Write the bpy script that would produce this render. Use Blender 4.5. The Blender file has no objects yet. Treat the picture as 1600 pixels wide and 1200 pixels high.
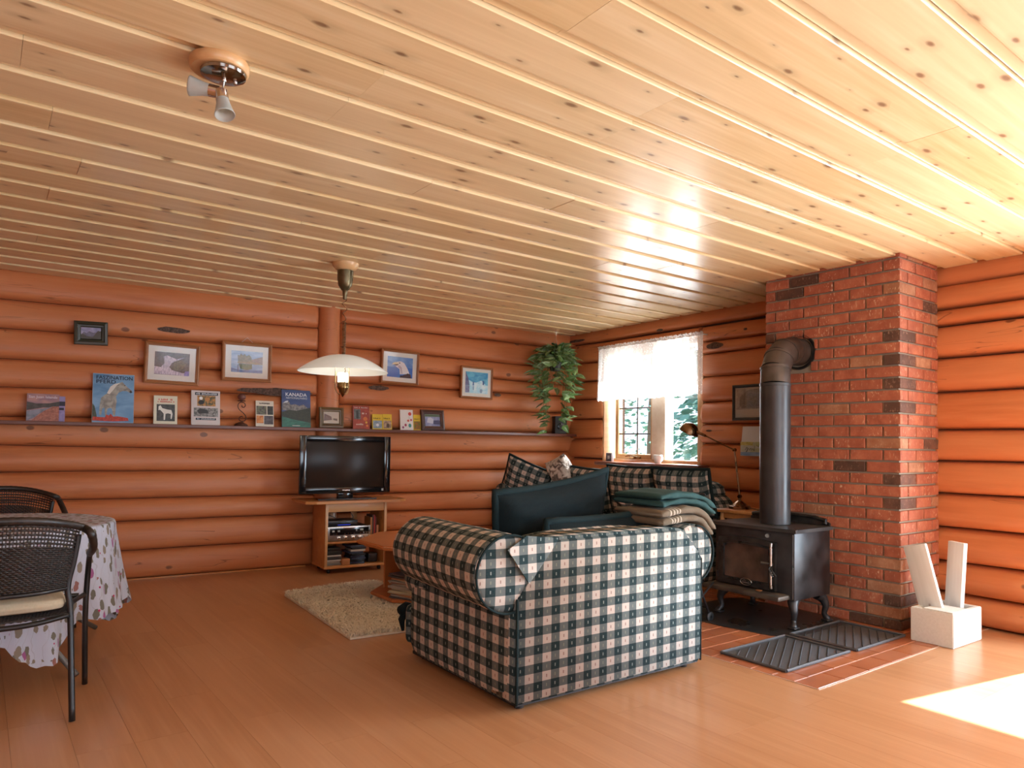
import bpy, bmesh, math, random
import numpy as np
from mathutils import Vector, Matrix, noise
random.seed(7)
PI = math.pi
SC = bpy.context.scene
COL = SC.collection
# ------------------------------------------------------------------ camera
F, YAW, PIT, ROLL, CY, HC = 1112.488, .9289, .03367877, .01469425, 655.5335, 1.18
_w = Vector((math.cos(YAW)*math.cos(PIT), math.sin(YAW)*math.cos(PIT), math.sin(PIT)))
_r = _w.cross(Vector((0, 0, 1))).normalized()
_u = _r.cross(_w)
_r, _u = _r*math.cos(ROLL)+_u*math.sin(ROLL), -_r*math.sin(ROLL)+_u*math.cos(ROLL)
CAMP = Vector((0, 0, HC))
cd = bpy.data.cameras.new('camera'); cam = bpy.data.objects.new('camera', cd); COL.objects.link(cam)
cam.matrix_world = Matrix.Translation(CAMP) @ Matrix((_r, _u, -_w)).transposed().to_4x4()
cd.sensor_width = 36; cd.lens = F*36/1600; cd.shift_y = (CY-600)/1600; cd.clip_start = .05
SC.camera = cam
# ------------------------------------------------------------------ world, sun, exposure
SC.view_settings.view_transform = 'Standard'; SC.view_settings.look = 'None'
SC.view_settings.gamma = 1; SC.view_settings.use_curve_mapping = False
SC.view_settings.exposure = 1.0
wd = bpy.data.worlds.new('world'); SC.world = wd; wd.use_nodes = True
bg = wd.node_tree.nodes['Background']; bg.inputs[0].default_value = (.62, .80, 1, 1); bg.inputs[1].default_value = 2.2
sd = bpy.data.lights.new('sun', 'SUN'); sd.energy = 21; sd.angle = .01; sd.color = (1, .98, .96)
sun = bpy.data.objects.new('sun', sd); COL.objects.link(sun)
_el = math.radians(42.6)
sun.rotation_euler = Vector((-math.cos(_el)*.985, math.cos(_el)*.171, -math.sin(_el))).to_track_quat('-Z', 'Y').to_euler()
def area(name, loc, direction, sx, sy, power, color):
    l = bpy.data.lights.new(name, 'AREA'); l.shape = 'RECTANGLE'; l.size = sx; l.size_y = sy; l.energy = power; l.color = color
    o = bpy.data.objects.new(name, l); COL.objects.link(o); o.location = loc
    o.rotation_euler = Vector(direction).to_track_quat('-Z', 'Y').to_euler(); return o
area('daylight_patio_door', (5.75, .2, 1.05), (-1, .25, .12), 2.0, 1.9, 165, (.68, .85, 1))
area('daylight_front_window', (2.6, -1.55, 1.45), (0, 1, -.05), 2.3, 1.3, 26, (.80, .90, 1))
area('daylight_front_window_west', (-.8, -1.55, 1.45), (.1, 1, -.05), 1.5, 1.2, 12, (.96, .95, .95))
area('daylight_window', (5.80, 5.03, 1.6), (-1, 0, -.1), 1.2, 1.1, 16, (.85, .93, 1))

# ------------------------------------------------------------------ projection helpers (survey of the room)
def ray(x, y): return _w+_r*((x-800)/F)-_u*((y-CY)/F)
def onz(x, y, z): d = ray(x, y); return CAMP+d*((z-HC)/d.z)
def ony(x, y, Y): d = ray(x, y); return CAMP+d*(Y/d.y)
def onx(x, y, X): d = ray(x, y); return CAMP+d*(X/d.x)
A0, AS = 6.761, -.07385            # back wall  Y = A0 + AS X
B0, BS = 5.374, .03705             # right wall X = B0 + BS Y
def onA(x, y, off=0):
    d = ray(x, y); t = (A0-off)/(d.y-AS*d.x); return CAMP+d*t
def onB(x, y, off=0):
    d = ray(x, y); t = (B0-off)/(d.x-BS*d.y); return CAMP+d*t
ANG_A = math.atan(AS); ANG_B = -math.atan(BS)

# ------------------------------------------------------------------ materials
class NT:
    def __init__(s, name):
        s.m = bpy.data.materials.new(name); s.m.use_nodes = True; s.t = s.m.node_tree
        s.b = s.t.nodes['Principled BSDF']; s.out = s.t.nodes['Material Output']
    def n(s, typ, **kw):
        nd = s.t.nodes.new('ShaderNode'+typ)
        for k, v in kw.items():
            if k[0] == '_': s.put(nd.inputs[int(k[1:])], v)
            elif hasattr(nd, k): setattr(nd, k, v)
            else: s.put(nd.inputs[k.replace('__', ' ')], v)
        return nd
    def put(s, i, v):
        if isinstance(v, bpy.types.NodeSocket): s.t.links.new(v, i)
        elif isinstance(v, bpy.types.Node): s.t.links.new(v.outputs[0], i)
        else:
            if isinstance(v, (tuple, list)) and len(v) == 3 and i.type == 'RGBA': v = (*v, 1)
            i.default_value = v
    def math(s, op, a, b=0, clamp=False):
        nd = s.t.nodes.new('ShaderNodeMath'); nd.operation = op; nd.use_clamp = clamp
        s.put(nd.inputs[0], a); s.put(nd.inputs[1], b); return nd.outputs[0]
    def mix(s, f, a, b, mode='MIX'):
        nd = s.t.nodes.new('ShaderNodeMix'); nd.data_type = 'RGBA'; nd.blend_type = mode
        s.put(nd.inputs[0], f); s.put(nd.inputs[6], a); s.put(nd.inputs[7], b); return nd.outputs[2]
    def ramp(s, f, stops, interp='LINEAR'):
        nd = s.t.nodes.new('ShaderNodeValToRGB'); nd.color_ramp.interpolation = interp; e = nd.color_ramp.elements
        while len(e) < len(stops): e.new(.5)
        for k, (p, c) in enumerate(stops):
            e[k].position = p; e[k].color = (*c, 1) if len(c) == 3 else c
        s.put(nd.inputs[0], f); return nd.outputs[0]
    def mr(s, v, a, b, c=0, d=1):
        nd = s.t.nodes.new('ShaderNodeMapRange'); s.put(nd.inputs[0], v)
        for i, x in enumerate((a, b, c, d)): nd.inputs[i+1].default_value = x
        return nd.outputs[0]
    def coord(s, kind='Object', scale=(1, 1, 1), rnd=0, rot=(0, 0, 0)):
        tc = s.n('TexCoord').outputs[kind]
        mp = s.n('Mapping'); s.put(mp.inputs[0], tc); mp.inputs['Scale'].default_value = scale; mp.inputs['Rotation'].default_value = rot
        o = mp.outputs[0]
        if rnd:
            oi = s.n('ObjectInfo').outputs['Random']
            cmb = s.n('CombineXYZ', _0=s.math('MULTIPLY', oi, rnd), _1=s.math('MULTIPLY', oi, rnd*.7), _2=s.math('MULTIPLY', oi, rnd*.37))
            va = s.t.nodes.new('ShaderNodeVectorMath'); va.operation = 'ADD'; s.put(va.inputs[0], o); s.put(va.inputs[1], cmb); o = va.outputs[0]
        return o
    def bump(s, h, strength=.3, dist=.01):
        b = s.n('Bump', Height=h); b.inputs['Strength'].default_value = strength; b.inputs['Distance'].default_value = dist
        s.put(s.b.inputs['Normal'], b.outputs[0])
    def fin(s, color=None, rough=.5, metal=0, **kw):
        if color is not None: s.put(s.b.inputs['Base Color'], color)
        s.put(s.b.inputs['Roughness'], rough); s.put(s.b.inputs['Metallic'], metal)
        for k, v in kw.items(): s.put(s.b.inputs[k.replace('_', ' ')], v)
        return s.m
_plain = {}
def plain(c, rough=.5, metal=0, var=.06, name=None, **kw):
    """a procedural paint or plastic: colour with a faint mottling"""
    key = (tuple(c), rough, metal, tuple(kw.items()))
    if key not in _plain:
        t = NT(name or 'paint')
        nz = t.n('TexNoise', Vector=t.coord('Object'), Scale=9.0, Detail=3.0)
        a = tuple(max(0, x*(1-var)) for x in c); b = tuple(min(1, x*(1+var)) for x in c)
        _plain[key] = t.fin(t.mix(nz.outputs[0], a, b), rough, metal, **kw)
    return _plain[key]

def m_log():
    t = NT('orange_stained_log')
    v = t.coord('Object', (1, 1, 1), 31)
    st = t.n('Mapping', _0=v); st.inputs['Scale'].default_value = (.55, 4, 7)
    g = t.n('TexNoise', Vector=st.outputs[0], Scale=3.0, Detail=6.0, Roughness=.6).outputs[0]
    big = t.n('TexNoise', Vector=v, Scale=1.3, Detail=2.0).outputs[0]
    c = t.ramp(g, [(.25, (.40, .110, .032)), (.5, (.51, .160, .050)), (.8, (.61, .24, .095))])
    c = t.mix(t.mr(big, .35, .7), c, (.56, .19, .068))
    c = t.mix(t.math('MULTIPLY', t.n('ObjectInfo').outputs['Random'], .35), c, (.60, .24, .10))
    kv = t.n('Mapping', _0=v); kv.inputs['Scale'].default_value = (2.4, 3.8, 3.8)
    vo = t.n('TexVoronoi', Vector=kv.outputs[0], Scale=1.0)
    gate = t.math('GREATER_THAN', t.n('SeparateColor', _0=vo.outputs['Color']).outputs[0], .25)
    dn = t.math('ADD', vo.outputs['Distance'], t.math('MULTIPLY', t.n('TexNoise', Vector=v, Scale=22.0, Detail=2.0).outputs[0], .035))
    k = t.math('MULTIPLY', t.mr(dn, .105, .08), gate)
    halo = t.math('MULTIPLY', t.mr(dn, .24, .09), gate)
    c = t.mix(t.math('MULTIPLY', halo, .35), c, (.62, .27, .11))
    c = t.mix(t.math('MULTIPLY', k, .8), c, (.13, .045, .02))
    ck = t.n('TexNoise', Vector=st.outputs[0], Scale=1.2, Detail=3.0, Distortion=.5).outputs[0]
    crack = t.mr(t.math('ABSOLUTE', t.math('SUBTRACT', ck, .5)), .0, .006, 1, 0)
    cm = t.math('MULTIPLY', crack, t.math('GREATER_THAN', big, .56))
    c = t.mix(t.math('MULTIPLY', cm, .7), c, (.15, .05, .02))
    t.bump(t.math('SUBTRACT', g, t.math('ADD', t.math('MULTIPLY', k, .6), cm)), .35, .006)
    return t.fin(c, t.mr(g, .2, .8, .42, .55), Specular_IOR_Level=.4, Coat_Weight=.12, Coat_Roughness=.3)
def m_pine(name, c0, c1, c2, rough=.3, knots=.55, coat=.3, kscale=(1.6, 9, 9), blot=True, flat=False):
    t = NT(name)
    v = t.coord('Object', (1, 1, 1), 47)
    st = t.n('Mapping', _0=v); st.inputs['Scale'].default_value = (.45, 9, 9)
    g = t.n('TexNoise', Vector=st.outputs[0], Scale=2.4, Detail=5.0, Roughness=.55, Distortion=.4).outputs[0]
    ln = t.n('TexWave', wave_type='BANDS', bands_direction='Y', Vector=st.outputs[0], Scale=1.6, Distortion=5.0, Detail=2.0, Detail__Scale=.6).outputs[1]
    c = t.ramp(g, [(.25, c0), (.55, c1), (.8, c2)])
    c = t.mix(t.math('MULTIPLY', ln, .16), c, c0)
    if blot:
        bl = t.n('TexNoise', Vector=v, Scale=1.8, Detail=1.0).outputs[0]
        c = t.mix(t.mr(bl, .45, .8, 0, .4), c, c0)
    c = t.mix(t.math('MULTIPLY', t.n('ObjectInfo').outputs['Random'], .45), c, c2)
    kv = t.n('Mapping', _0=v); kv.inputs['Scale'].default_value = kscale
    vo = t.n('TexVoronoi', Vector=kv.outputs[0], Scale=1.0)
    if flat: vo.voronoi_dimensions = '2D'
    gate = t.math('GREATER_THAN', t.n('SeparateColor', _0=vo.outputs['Color']).outputs[0], 1-knots)
    dn = t.math('ADD', vo.outputs['Distance'], t.math('MULTIPLY', t.n('TexNoise', Vector=v, Scale=30.0, Detail=2.0).outputs[0], .05))
    dn = t.math('DIVIDE', dn, t.math('ADD', .45, t.math('MULTIPLY', t.n('SeparateColor', _0=vo.outputs['Color']).outputs[1], .9)))
    k = t.math('MULTIPLY', t.mr(dn, .14, .07), gate)
    halo = t.math('MULTIPLY', t.mr(dn, .34, .1), gate)
    c = t.mix(t.math('MULTIPLY', halo, .45), c, tuple(x*.62 for x in c1))
    c = t.mix(t.math('MULTIPLY', k, .75), c, (.17, .07, .03))
    t.bump(t.math('SUBTRACT', g, k), .12, .004)
    return t.fin(c, rough, Coat_Weight=coat, Coat_Roughness=.16)
def m_brick(name, c0, c1, c2, speck):
    t = NT(name)
    v = t.coord('Object', (1, 1, 1), 53)
    g = t.n('TexNoise', Vector=v, Scale=11.0, Detail=4.0, Roughness=.6).outputs[0]
    c = t.ramp(g, [(.3, c0), (.5, c1), (.72, c2)])
    r = t.n('ObjectInfo').outputs['Random']
    c = t.mix(t.math('MULTIPLY', r, .55), c, c0)
    kv = t.n('Mapping', _0=v); kv.inputs['Scale'].default_value = (1, 1, .45)
    sp = t.n('TexNoise', Vector=kv.outputs[0], Scale=85.0, Detail=2.0).outputs[0]
    pt = t.n('TexNoise', Vector=v, Scale=7.0, Detail=1.0).outputs[0]
    c = t.mix(t.math('MULTIPLY', t.mr(sp, .60, .68), t.mr(pt, .42, .72, .15, speck)), c, (.62, .42, .27))
    t.bump(t.n('TexNoise', Vector=kv.outputs[0], Scale=60.0, Detail=4.0).outputs[0], .5, .004)
    return t.fin(c, .72)
def m_plaid(name, cream, mid, green, dash=True):
    t = NT(name)
    uv = t.n('SeparateXYZ', _0=t.n('TexCoord').outputs['UV'])
    P, Q = .098, .0815
    fx = t.math('FRACT', t.math('DIVIDE', uv.outputs[0], P)); fy = t.math('FRACT', t.math('DIVIDE', uv.outputs[1], Q))
    sx = t.math('LESS_THAN', fx, .5); sy = t.math('LESS_THAN', fy, .5)
    s = t.math('MULTIPLY', t.math('ADD', sx, sy), .5)
    c = t.ramp(t.math('ADD', s, .02), [(0, cream), (.4, mid), (.9, green)], 'CONSTANT')
    wv = t.n('TexNoise', Vector=t.coord('UV', (60, 700, 1)), Scale=1.0, Detail=2.0).outputs[0]
    wv2 = t.n('TexNoise', Vector=t.coord('UV', (700, 60, 1)), Scale=1.0, Detail=2.0).outputs[0]
    w = t.math('ADD', wv, wv2)
    c = t.mix(t.mr(w, .7, 1.3, 0, .22), c, mid)
    if dash:
        cx = t.math('ABSOLUTE', t.math('SUBTRACT', t.math('FRACT', t.math('MULTIPLY', fx, 2)), .5))
        cy = t.math('ABSOLUTE', t.math('SUBTRACT', t.math('FRACT', t.math('MULTIPLY', fy, 2)), .5))
        d = t.math('MULTIPLY', t.math('LESS_THAN', cx, .06), t.math('LESS_THAN', cy, .17))
        dc = t.ramp(t.math('ADD', s, .02), [(0, (.20, .07, .05)), (.4, (.25, .27, .2)), (.9, (.30, .36, .33))], 'CONSTANT')
        c = t.mix(t.math('MULTIPLY', d, .7), c, dc)
    t.bump(w, .25, .002)
    return t.fin(c, .9, Specular_IOR_Level=.2)
def m_fabric(name, a, b, scale=300, rough=.9):
    t = NT(name)
    w = t.math('ADD', t.n('TexNoise', Vector=t.coord('Object', (scale, scale*.1, scale)), Scale=1.0).outputs[0],
               t.n('TexNoise', Vector=t.coord('Object', (scale*.1, scale, scale*.1)), Scale=1.0).outputs[0])
    big = t.n('TexNoise', Vector=t.coord('Object'), Scale=6.0, Detail=3.0).outputs[0]
    t.bump(w, .2, .002)
    return t.fin(t.mix(t.math('MULTIPLY', t.math('ADD', t.mr(w, .7, 1.3), big), .5), a, b), rough, Specular_IOR_Level=.25)
def m_metal(name, a, b, rough=.4, metal=1, scale=14, spec=.5):
    t = NT(name)
    g = t.n('TexNoise', Vector=t.coord('Object'), Scale=float(scale), Detail=5.0).outputs[0]
    t.bump(g, .08, .002)
    return t.fin(t.mix(t.mr(g, .35, .65), a, b), t.mr(g, .3, .7, rough*.8, min(1, rough*1.25)), metal, Specular_IOR_Level=spec)
def m_glass(name='window_glass', tint=(1, 1, 1), gl=.06):
    t = NT(name); tr = t.n('BsdfTransparent'); tr.inputs[0].default_value = (*tint, 1)
    gs = t.n('BsdfGlossy', Roughness=.02)
    fr = t.math('ADD', .04, t.math('MULTIPLY', t.math('POWER', t.n('LayerWeight').outputs['Facing'], 5), .9))
    mx = t.n('MixShader', _0=fr, _1=tr.outputs[0], _2=gs.outputs[0])
    t.t.links.new(mx.outputs[0], t.out.inputs[0]); return t.m
def m_emit(name, c, s):
    t = NT(name); t.b.inputs['Emission Color'].default_value = (*c, 1); t.b.inputs['Emission Strength'].default_value = s
    return t.fin(c, .3)
LOG = m_log()
CEIL = m_pine('knotty_pine_ceiling', (.60, .395, .175), (.74, .54, .285), (.83, .68, .44), .30, .42, .35, (4.2, 10, 9), True, True)
PINE = m_pine('orange_pine', (.42, .155, .036), (.55, .235, .065), (.63, .31, .11), .35, .5, .2, (4, 8, 8))
PINE_L = m_pine('pale_pine', (.50, .26, .10), (.60, .34, .15), (.66, .42, .21), .4, .3, .1, (5, 8, 8))
TABLEW = m_pine('orange_laminate', (.42, .12, .03), (.48, .15, .04), (.54, .19, .055), .32, 0, .2, (1, 1, 1), False)
FRAMEW = m_pine('oak_frame', (.22, .075, .02), (.32, .115, .03), (.42, .17, .055), .45, 0, .1, (1, 1, 1), False)
SHELFW = m_pine('dark_shelf_wood', (.10, .032, .02), (.15, .05, .032), (.20, .075, .045), .42, .2, .1)
FLOORM = m_pine('beech_laminate_floor', (.42, .19, .080), (.49, .235, .105), (.56, .29, .145), .30, 0, .15, (1, 1, 1), False)
CASE = m_pine('window_casing_pine', (.50, .27, .12), (.62, .38, .2), (.7, .47, .28), .4, .1, .1)
BR = [m_brick('red_brick', (.27, .073, .036), (.39, .118, .060), (.50, .19, .10), 1.0),
      m_brick('dark_brick', (.07, .035, .022), (.12, .055, .035), (.2, .09, .055), .35),
      m_brick('tan_brick', (.27, .10, .045), (.36, .17, .09), (.48, .27, .16), 1.0)]
MORTAR = plain((.33, .27, .19), .95, 0, .25, 'mortar')
GROUT = plain((.42, .25, .17), .9, 0, .2, 'tile_grout')
PLAID = m_plaid('green_and_cream_plaid', (.60, .52, .45), (.125, .145, .14), (.006, .024, .028))
DKGREEN = m_fabric('dark_green_corduroy', (.003, .006, .007), (.007, .0155, .017), 260)
PIPE_G = m_fabric('green_piping', (.005, .013, .014), (.012, .026, .027))
TEAL = m_fabric('teal_blanket', (.014, .045, .045), (.035, .085, .082), 180)
TAUPE = m_fabric('taupe_blanket', (.13, .095, .06), (.22, .17, .11), 180)
CREAMF = m_fabric('cream_cushion', (.42, .35, .24), (.55, .47, .33), 120)
CASTI = m_metal('black_cast_iron', (.012, .012, .012), (.04, .037, .034), .42, .3, 16, .6)
STEELB = m_metal('black_stove_pipe', (.028, .028, .03), (.05, .048, .048), .38, .25, 5, .5)
CHROME = m_metal('chrome', (.55, .53, .5), (.7, .68, .65), .15)
BRASS = m_metal('antique_brass', (.22, .13, .05), (.36, .23, .10), .28)
BRASS_D = m_metal('aged_bronze', (.16, .085, .04), (.30, .17, .09), .3)
WICK = m_metal('dark_wicker', (.012, .008, .006), (.035, .022, .016), .45, 0, 60, .5)
TUBE = m_metal('dark_tube', (.010, .009, .009), (.022, .019, .018), .35, .2, 9, .5)
GREYT = m_metal('grey_tube', (.16, .15, .135), (.22, .21, .19), .45, .4, 9)
BLACKG = plain((.006, .006, .007), .12, 0, .1, 'gloss_black_plastic')
BLACKM = plain((.012, .012, .013), .5, 0, .2, 'matt_black_plastic')
SILVER = m_metal('brushed_aluminium', (.42, .41, .39), (.55, .54, .52), .3)
PAPER = plain((.62, .58, .52), .8, 0, .06, 'paper')
RUB = plain((.075, .076, .080), .5, 0, .15, 'grey_rubber')
GLASS = m_glass()

# ------------------------------------------------------------------ mesh helpers
def link(name, me, mat=None, parent=None, smooth=False):
    o = bpy.data.objects.new(name, me); COL.objects.link(o)
    if mat is not None and not me.materials:
        for mm in (mat if isinstance(mat, (list, tuple)) else [mat]): me.materials.append(mm)
    if smooth:
        for p in me.polygons: p.use_smooth = True
    if parent: o.parent = parent
    return o
class MB:
    def __init__(s): s.v = []; s.f = []; s.mi = []; s.cur = 0
    def add(s, vs, fs, M=None):
        b = len(s.v)
        for p in vs: s.v.append(tuple(M @ Vector(p)) if M else tuple(p))
        for f in fs: s.f.append(tuple(i+b for i in f)); s.mi.append(s.cur)
        return s
    def box(s, a, b, M=None):
        x0, y0, z0 = a; x1, y1, z1 = b
        return s.add([(x0, y0, z0), (x1, y0, z0), (x1, y1, z0), (x0, y1, z0), (x0, y0, z1), (x1, y0, z1), (x1, y1, z1), (x0, y1, z1)],
                     [(0, 3, 2, 1), (4, 5, 6, 7), (0, 1, 5, 4), (1, 2, 6, 5), (2, 3, 7, 6), (3, 0, 4, 7)], M)
    def bbox(s, a, b, r=.004, M=None, seg=2):
        bm = bmesh.new(); bmesh.ops.create_cube(bm, size=1)
        a = Vector(a); b = Vector(b)
        for v in bm.verts: v.co = Vector([(a[i]+b[i])/2+v.co[i]*(b[i]-a[i]) for i in range(3)])
        r = min(r, .49*min(abs(b[i]-a[i]) for i in range(3)))
        bmesh.ops.bevel(bm, geom=bm.edges[:], offset=r, segments=seg, profile=.5, affect='EDGES')
        bm.verts.index_update()
        s.add([v.co[:] for v in bm.verts], [[v.index for v in f.verts] for f in bm.faces], M); bm.free(); return s
    def prism(s, poly, d0, d1, M=None, axis=1):
        """poly of (a,b); extruded along axis (1: poly in xz; 2: poly in xy; 0: poly in yz)"""
        n = len(poly)
        def P(a, b, d): return (a, d, b) if axis == 1 else ((a, b, d) if axis == 2 else (d, a, b))
        vs = [P(a, b, d0) for a, b in poly]+[P(a, b, d1) for a, b in poly]
        fs = [tuple(range(n)), tuple(range(2*n-1, n-1, -1))]+[(i, i+n, (i+1) % n+n, (i+1) % n) for i in range(n)]
        return s.add(vs, fs, M)
    def lathe(s, prof, n=24, M=None):
        vs = []; fs = []; m = len(prof)
        for r, z in prof:
            for k in range(n): vs.append((max(r, 1e-5)*math.cos(2*PI*k/n), max(r, 1e-5)*math.sin(2*PI*k/n), z))
        for i in range(m-1):
            for k in range(n): fs.append((i*n+k, i*n+(k+1) % n, (i+1)*n+(k+1) % n, (i+1)*n+k))
        return s.add(vs, fs, M)
    def tube(s, pts, r, n=8, closed=False, M=None, ends=True):
        pts = [Vector(p) for p in pts]; N = len(pts); rs = r if isinstance(r, (list, tuple)) else [r]*N
        vs = []; fs = []; prev = None
        for i, p in enumerate(pts):
            a = pts[(i-1) % N] if (closed or i > 0) else p; b = pts[(i+1) % N] if (closed or i < N-1) else p
            t = (b-a).normalized()
            if prev is None: u = t.orthogonal().normalized()
            else:
                u = prev-t*prev.dot(t); u = u.normalized() if u.length > 1e-6 else t.orthogonal().normalized()
            prev = u; w = t.cross(u)
            for k in range(n):
                th = 2*PI*k/n; vs.append(tuple(p+(u*math.cos(th)+w*math.sin(th))*rs[i]))
        for i in range(N if closed else N-1):
            j = (i+1) % N
            for k in range(n): fs.append((i*n+k, i*n+(k+1) % n, j*n+(k+1) % n, j*n+k))
        if ends and not closed: fs.append(tuple(range(n-1, -1, -1))); fs.append(tuple((N-1)*n+k for k in range(n)))
        return s.add(vs, fs, M)
    def grid(s, fn, nu, nv, M=None, wrap=False):
        vs = [fn(i/nu, j/nv) for i in range(nu+1) for j in range(nv+1)]
        return s.add(vs, [(i*(nv+1)+j, (i+1)*(nv+1)+j, (i+1)*(nv+1)+j+1, i*(nv+1)+j+1) for i in range(nu) for j in range(nv)], M)
    def make(s, name):
        me = bpy.data.meshes.new(name); me.from_pydata(s.v, [], s.f)
        me.polygons.foreach_set('material_index', s.mi); me.update(); return me
    def out(s, name, mat, parent=None, smooth=False, auto=None):
        me = s.make(name); bm = bmesh.new(); bm.from_mesh(me); bmesh.ops.recalc_face_normals(bm, faces=bm.faces[:]); bm.to_mesh(me); bm.free()
        o = link(name, me, mat, parent, smooth or auto is not None)
        if auto is not None:
            import math as _m
            bm = bmesh.new(); bm.from_mesh(me)
            for e in bm.edges:
                if len(e.link_faces) == 2 and e.calc_face_angle(0) > _m.radians(auto): e.smooth = False
            bm.to_mesh(me); bm.free()
        return o
def boxuv(o, s=1.0):
    me = o.data; uv = me.uv_layers.new(name='UVMap')
    for p in me.polygons:
        n = p.normal; a = max(range(3), key=lambda i: abs(n[i]))
        for li in p.loop_indices:
            c = me.vertices[me.loops[li].vertex_index].co
            uv.data[li].uv = ((c.y, c.z), (c.x, c.z), (c.x, c.y))[a]
def empty(name, loc=(0, 0, 0), rz=0):
    o = bpy.data.objects.new(name, None); COL.objects.link(o); o.location = loc; o.rotation_euler = (0, 0, rz)
    o.empty_display_size = .05; return o
def tag(o, label=None, cat=None, group=None, kind=None):
    if label: o['label'] = label
    if cat: o['category'] = cat
    if group: o['group'] = group
    if kind: o['kind'] = kind
    return o
def copy_tree(o, parent=None):
    c = o.copy(); COL.objects.link(c); c.parent = parent
    for ch in list(o.children):
        d = ch.copy(); COL.objects.link(d); d.parent = c
        for g in list(ch.children):
            e = g.copy(); COL.objects.link(e); e.parent = d
    return c
def text(name, s, size, mat, parent, M, font_scale_x=1, align='LEFT', bold=0):
    cu = bpy.data.curves.new(name, 'FONT'); cu.body = s; cu.size = size; cu.align_x = align; cu.offset = bold; cu.resolution_u = 2; cu.offset = .012*size
    ob = bpy.data.objects.new(name, cu); COL.objects.link(ob)
    bpy.context.view_layer.update()
    me = bpy.data.meshes.new_from_object(ob.evaluated_get(bpy.context.evaluated_depsgraph_get()))
    bpy.data.objects.remove(ob); bpy.data.curves.remove(cu)
    w = max([v.co.x for v in me.vertices])-min([v.co.x for v in me.vertices]) if len(me.vertices) else 1
    me.transform(M @ Matrix.Diagonal((font_scale_x, 1, 1, 1)))
    me.materials.clear()
    o = link(name, me, mat, parent); return o
def nz(x, s): return noise.noise(Vector((x, s*7.31, s*1.7)))
def spl(pts, n=6):
    """Catmull-Rom through pts"""
    P = [Vector(p) for p in pts]; out = []
    for i in range(len(P)-1):
        a = P[max(i-1, 0)]; b = P[i]; c = P[i+1]; d = P[min(i+2, len(P)-1)]
        for k in range(n):
            t = k/n; out.append(.5*((2*b)+(c-a)*t+(2*a-5*b+4*c-d)*t*t+(3*b-a-3*c+d)*t**3))
    return out+[P[-1]]

# ------------------------------------------------------------------ room shell
def struct(o): o['kind'] = 'structure'; return o
DARKW = plain((.05, .022, .012), .9, 0, .2, 'dark_recess')
MA = Matrix.Translation((0, A0, 0)) @ Matrix.Rotation(ANG_A, 4, 'Z')       # local: x along wall, -y into the room
MBW = Matrix.Translation((B0, 0, 0)) @ Matrix.Rotation(PI/2+ANG_B, 4, 'Z')    # local: x = +Y direction, +y = -X (into the room)
def log(parent, M, side, s0, s1, zlo, zhi, zi, bulge=.050, r0=False, r1=False, name='log'):
    """one half-round log; zlo/zhi = (z at s0, z at s1); side -1: room is -y, +1: room is +y"""
    L = s1-s0; nu = max(6, int(L/.13)); nv = 12; mb = MB()
    def zc(i, s, a, b): return a+(b-a)*((s-s0)/L)+(.006*nz(s*1.7, i) if 0 < a < 2.46 else 0)
    vs = []
    for i in range(nu+1):
        # squeeze samples towards rounded ends
        t = i/nu; s = s0+L*t
        if r0 and i < 3: s = s0+(0, .012, .05)[i]
        if r1 and i > nu-3: s = s1-(0, .012, .05)[nu-i]
        a = zc(zi, s, *zlo)+.0015; b = zc(zi+1, s, *zhi)-.0015
        k = 1.0
        if r0: k = min(k, math.sqrt(max(0, 1-(max(0, .06-(s-s0))/.06)**2)))
        if r1: k = min(k, math.sqrt(max(0, 1-(max(0, .06-(s1-s))/.06)**2)))
        bl = bulge*(1+.18*nz(s*.9, zi+50))
        for j in range(nv+1):
            q = j/nv; th = PI*q
            d = -.03+(bl*k+.03)*math.sin(th)**.34*(1-.34*(q-.5))+.003*nz(s*3, zi*3+q*4)
            z = a+(b-a)*(.5-.5*math.cos(th)*(.35)+(q-.5)*.65)
            vs.append((s-s0, side*d, z-zlo[0]))
    fs = [(i*(nv+1)+j, (i+1)*(nv+1)+j, (i+1)*(nv+1)+j+1, i*(nv+1)+j+1) for i in range(nu) for j in range(nv)]
    fs.append(tuple(range(nv+1))); fs.append(tuple(range(nu*(nv+1)+nv, nu*(nv+1)-1, -1)))
    mb.add(vs, fs); o = mb.out(name, LOG, None, auto=50)
    o.matrix_world = M @ Matrix.Translation((s0, 0, zlo[0])); o.parent = parent; return o
# back wall
wb = MB(); wb.box((-2.7, .03, 0), (6.2, .2, 2.52)); wall_back = struct(wb.out('wall_back', DARKW)); wall_back.matrix_world = MA
bpy.context.view_layer.update()
def childmat(o, parent): o.parent = parent; o.matrix_parent_inverse = parent.matrix_world.inverted()
def alog(*a, **k):
    o = log(None, *a, **k); mw = o.matrix_world.copy(); return o, mw
def wall_logs(parent, M, side, s0, s1, bounds, base=0, **k):
    for i in range(len(bounds)-1):
        o = log(None, M, side, s0, s1, bounds[i], bounds[i+1], base+i, **k)
        childmat(o, parent)
def lerpb(tab, sa, sb, s0, s1):
    return [tuple(a+(b-a)*(s-sa)/(sb-sa) for s in (s0, s1)) for a, b in tab]
LA = [(0, 0), (.242, .243), (.48, .49), (.676, .672), (.90, .909), (1.109, 1.083), (1.331, 1.394), (1.559, 1.62), (1.777, 1.819), (2.014, 2.052), (2.243, 2.263), (2.5, 2.5)]
RA = [(0, 0), (.282, .276), (.484, .453), (.658, .663), (.889, .896), (1.075, 1.091), (1.31, 1.31), (1.542, 1.544), (1.757, 1.742), (1.923, 1.88), (2.102, 2.07), (2.335, 2.311), (2.5, 2.5)]
ca = math.cos(ANG_A)
wall_logs(wall_back, MA, -1, -2.7, 2.575/ca, lerpb(LA, 0, 3, -2.7, 2.575), 0, r1=True)
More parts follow.
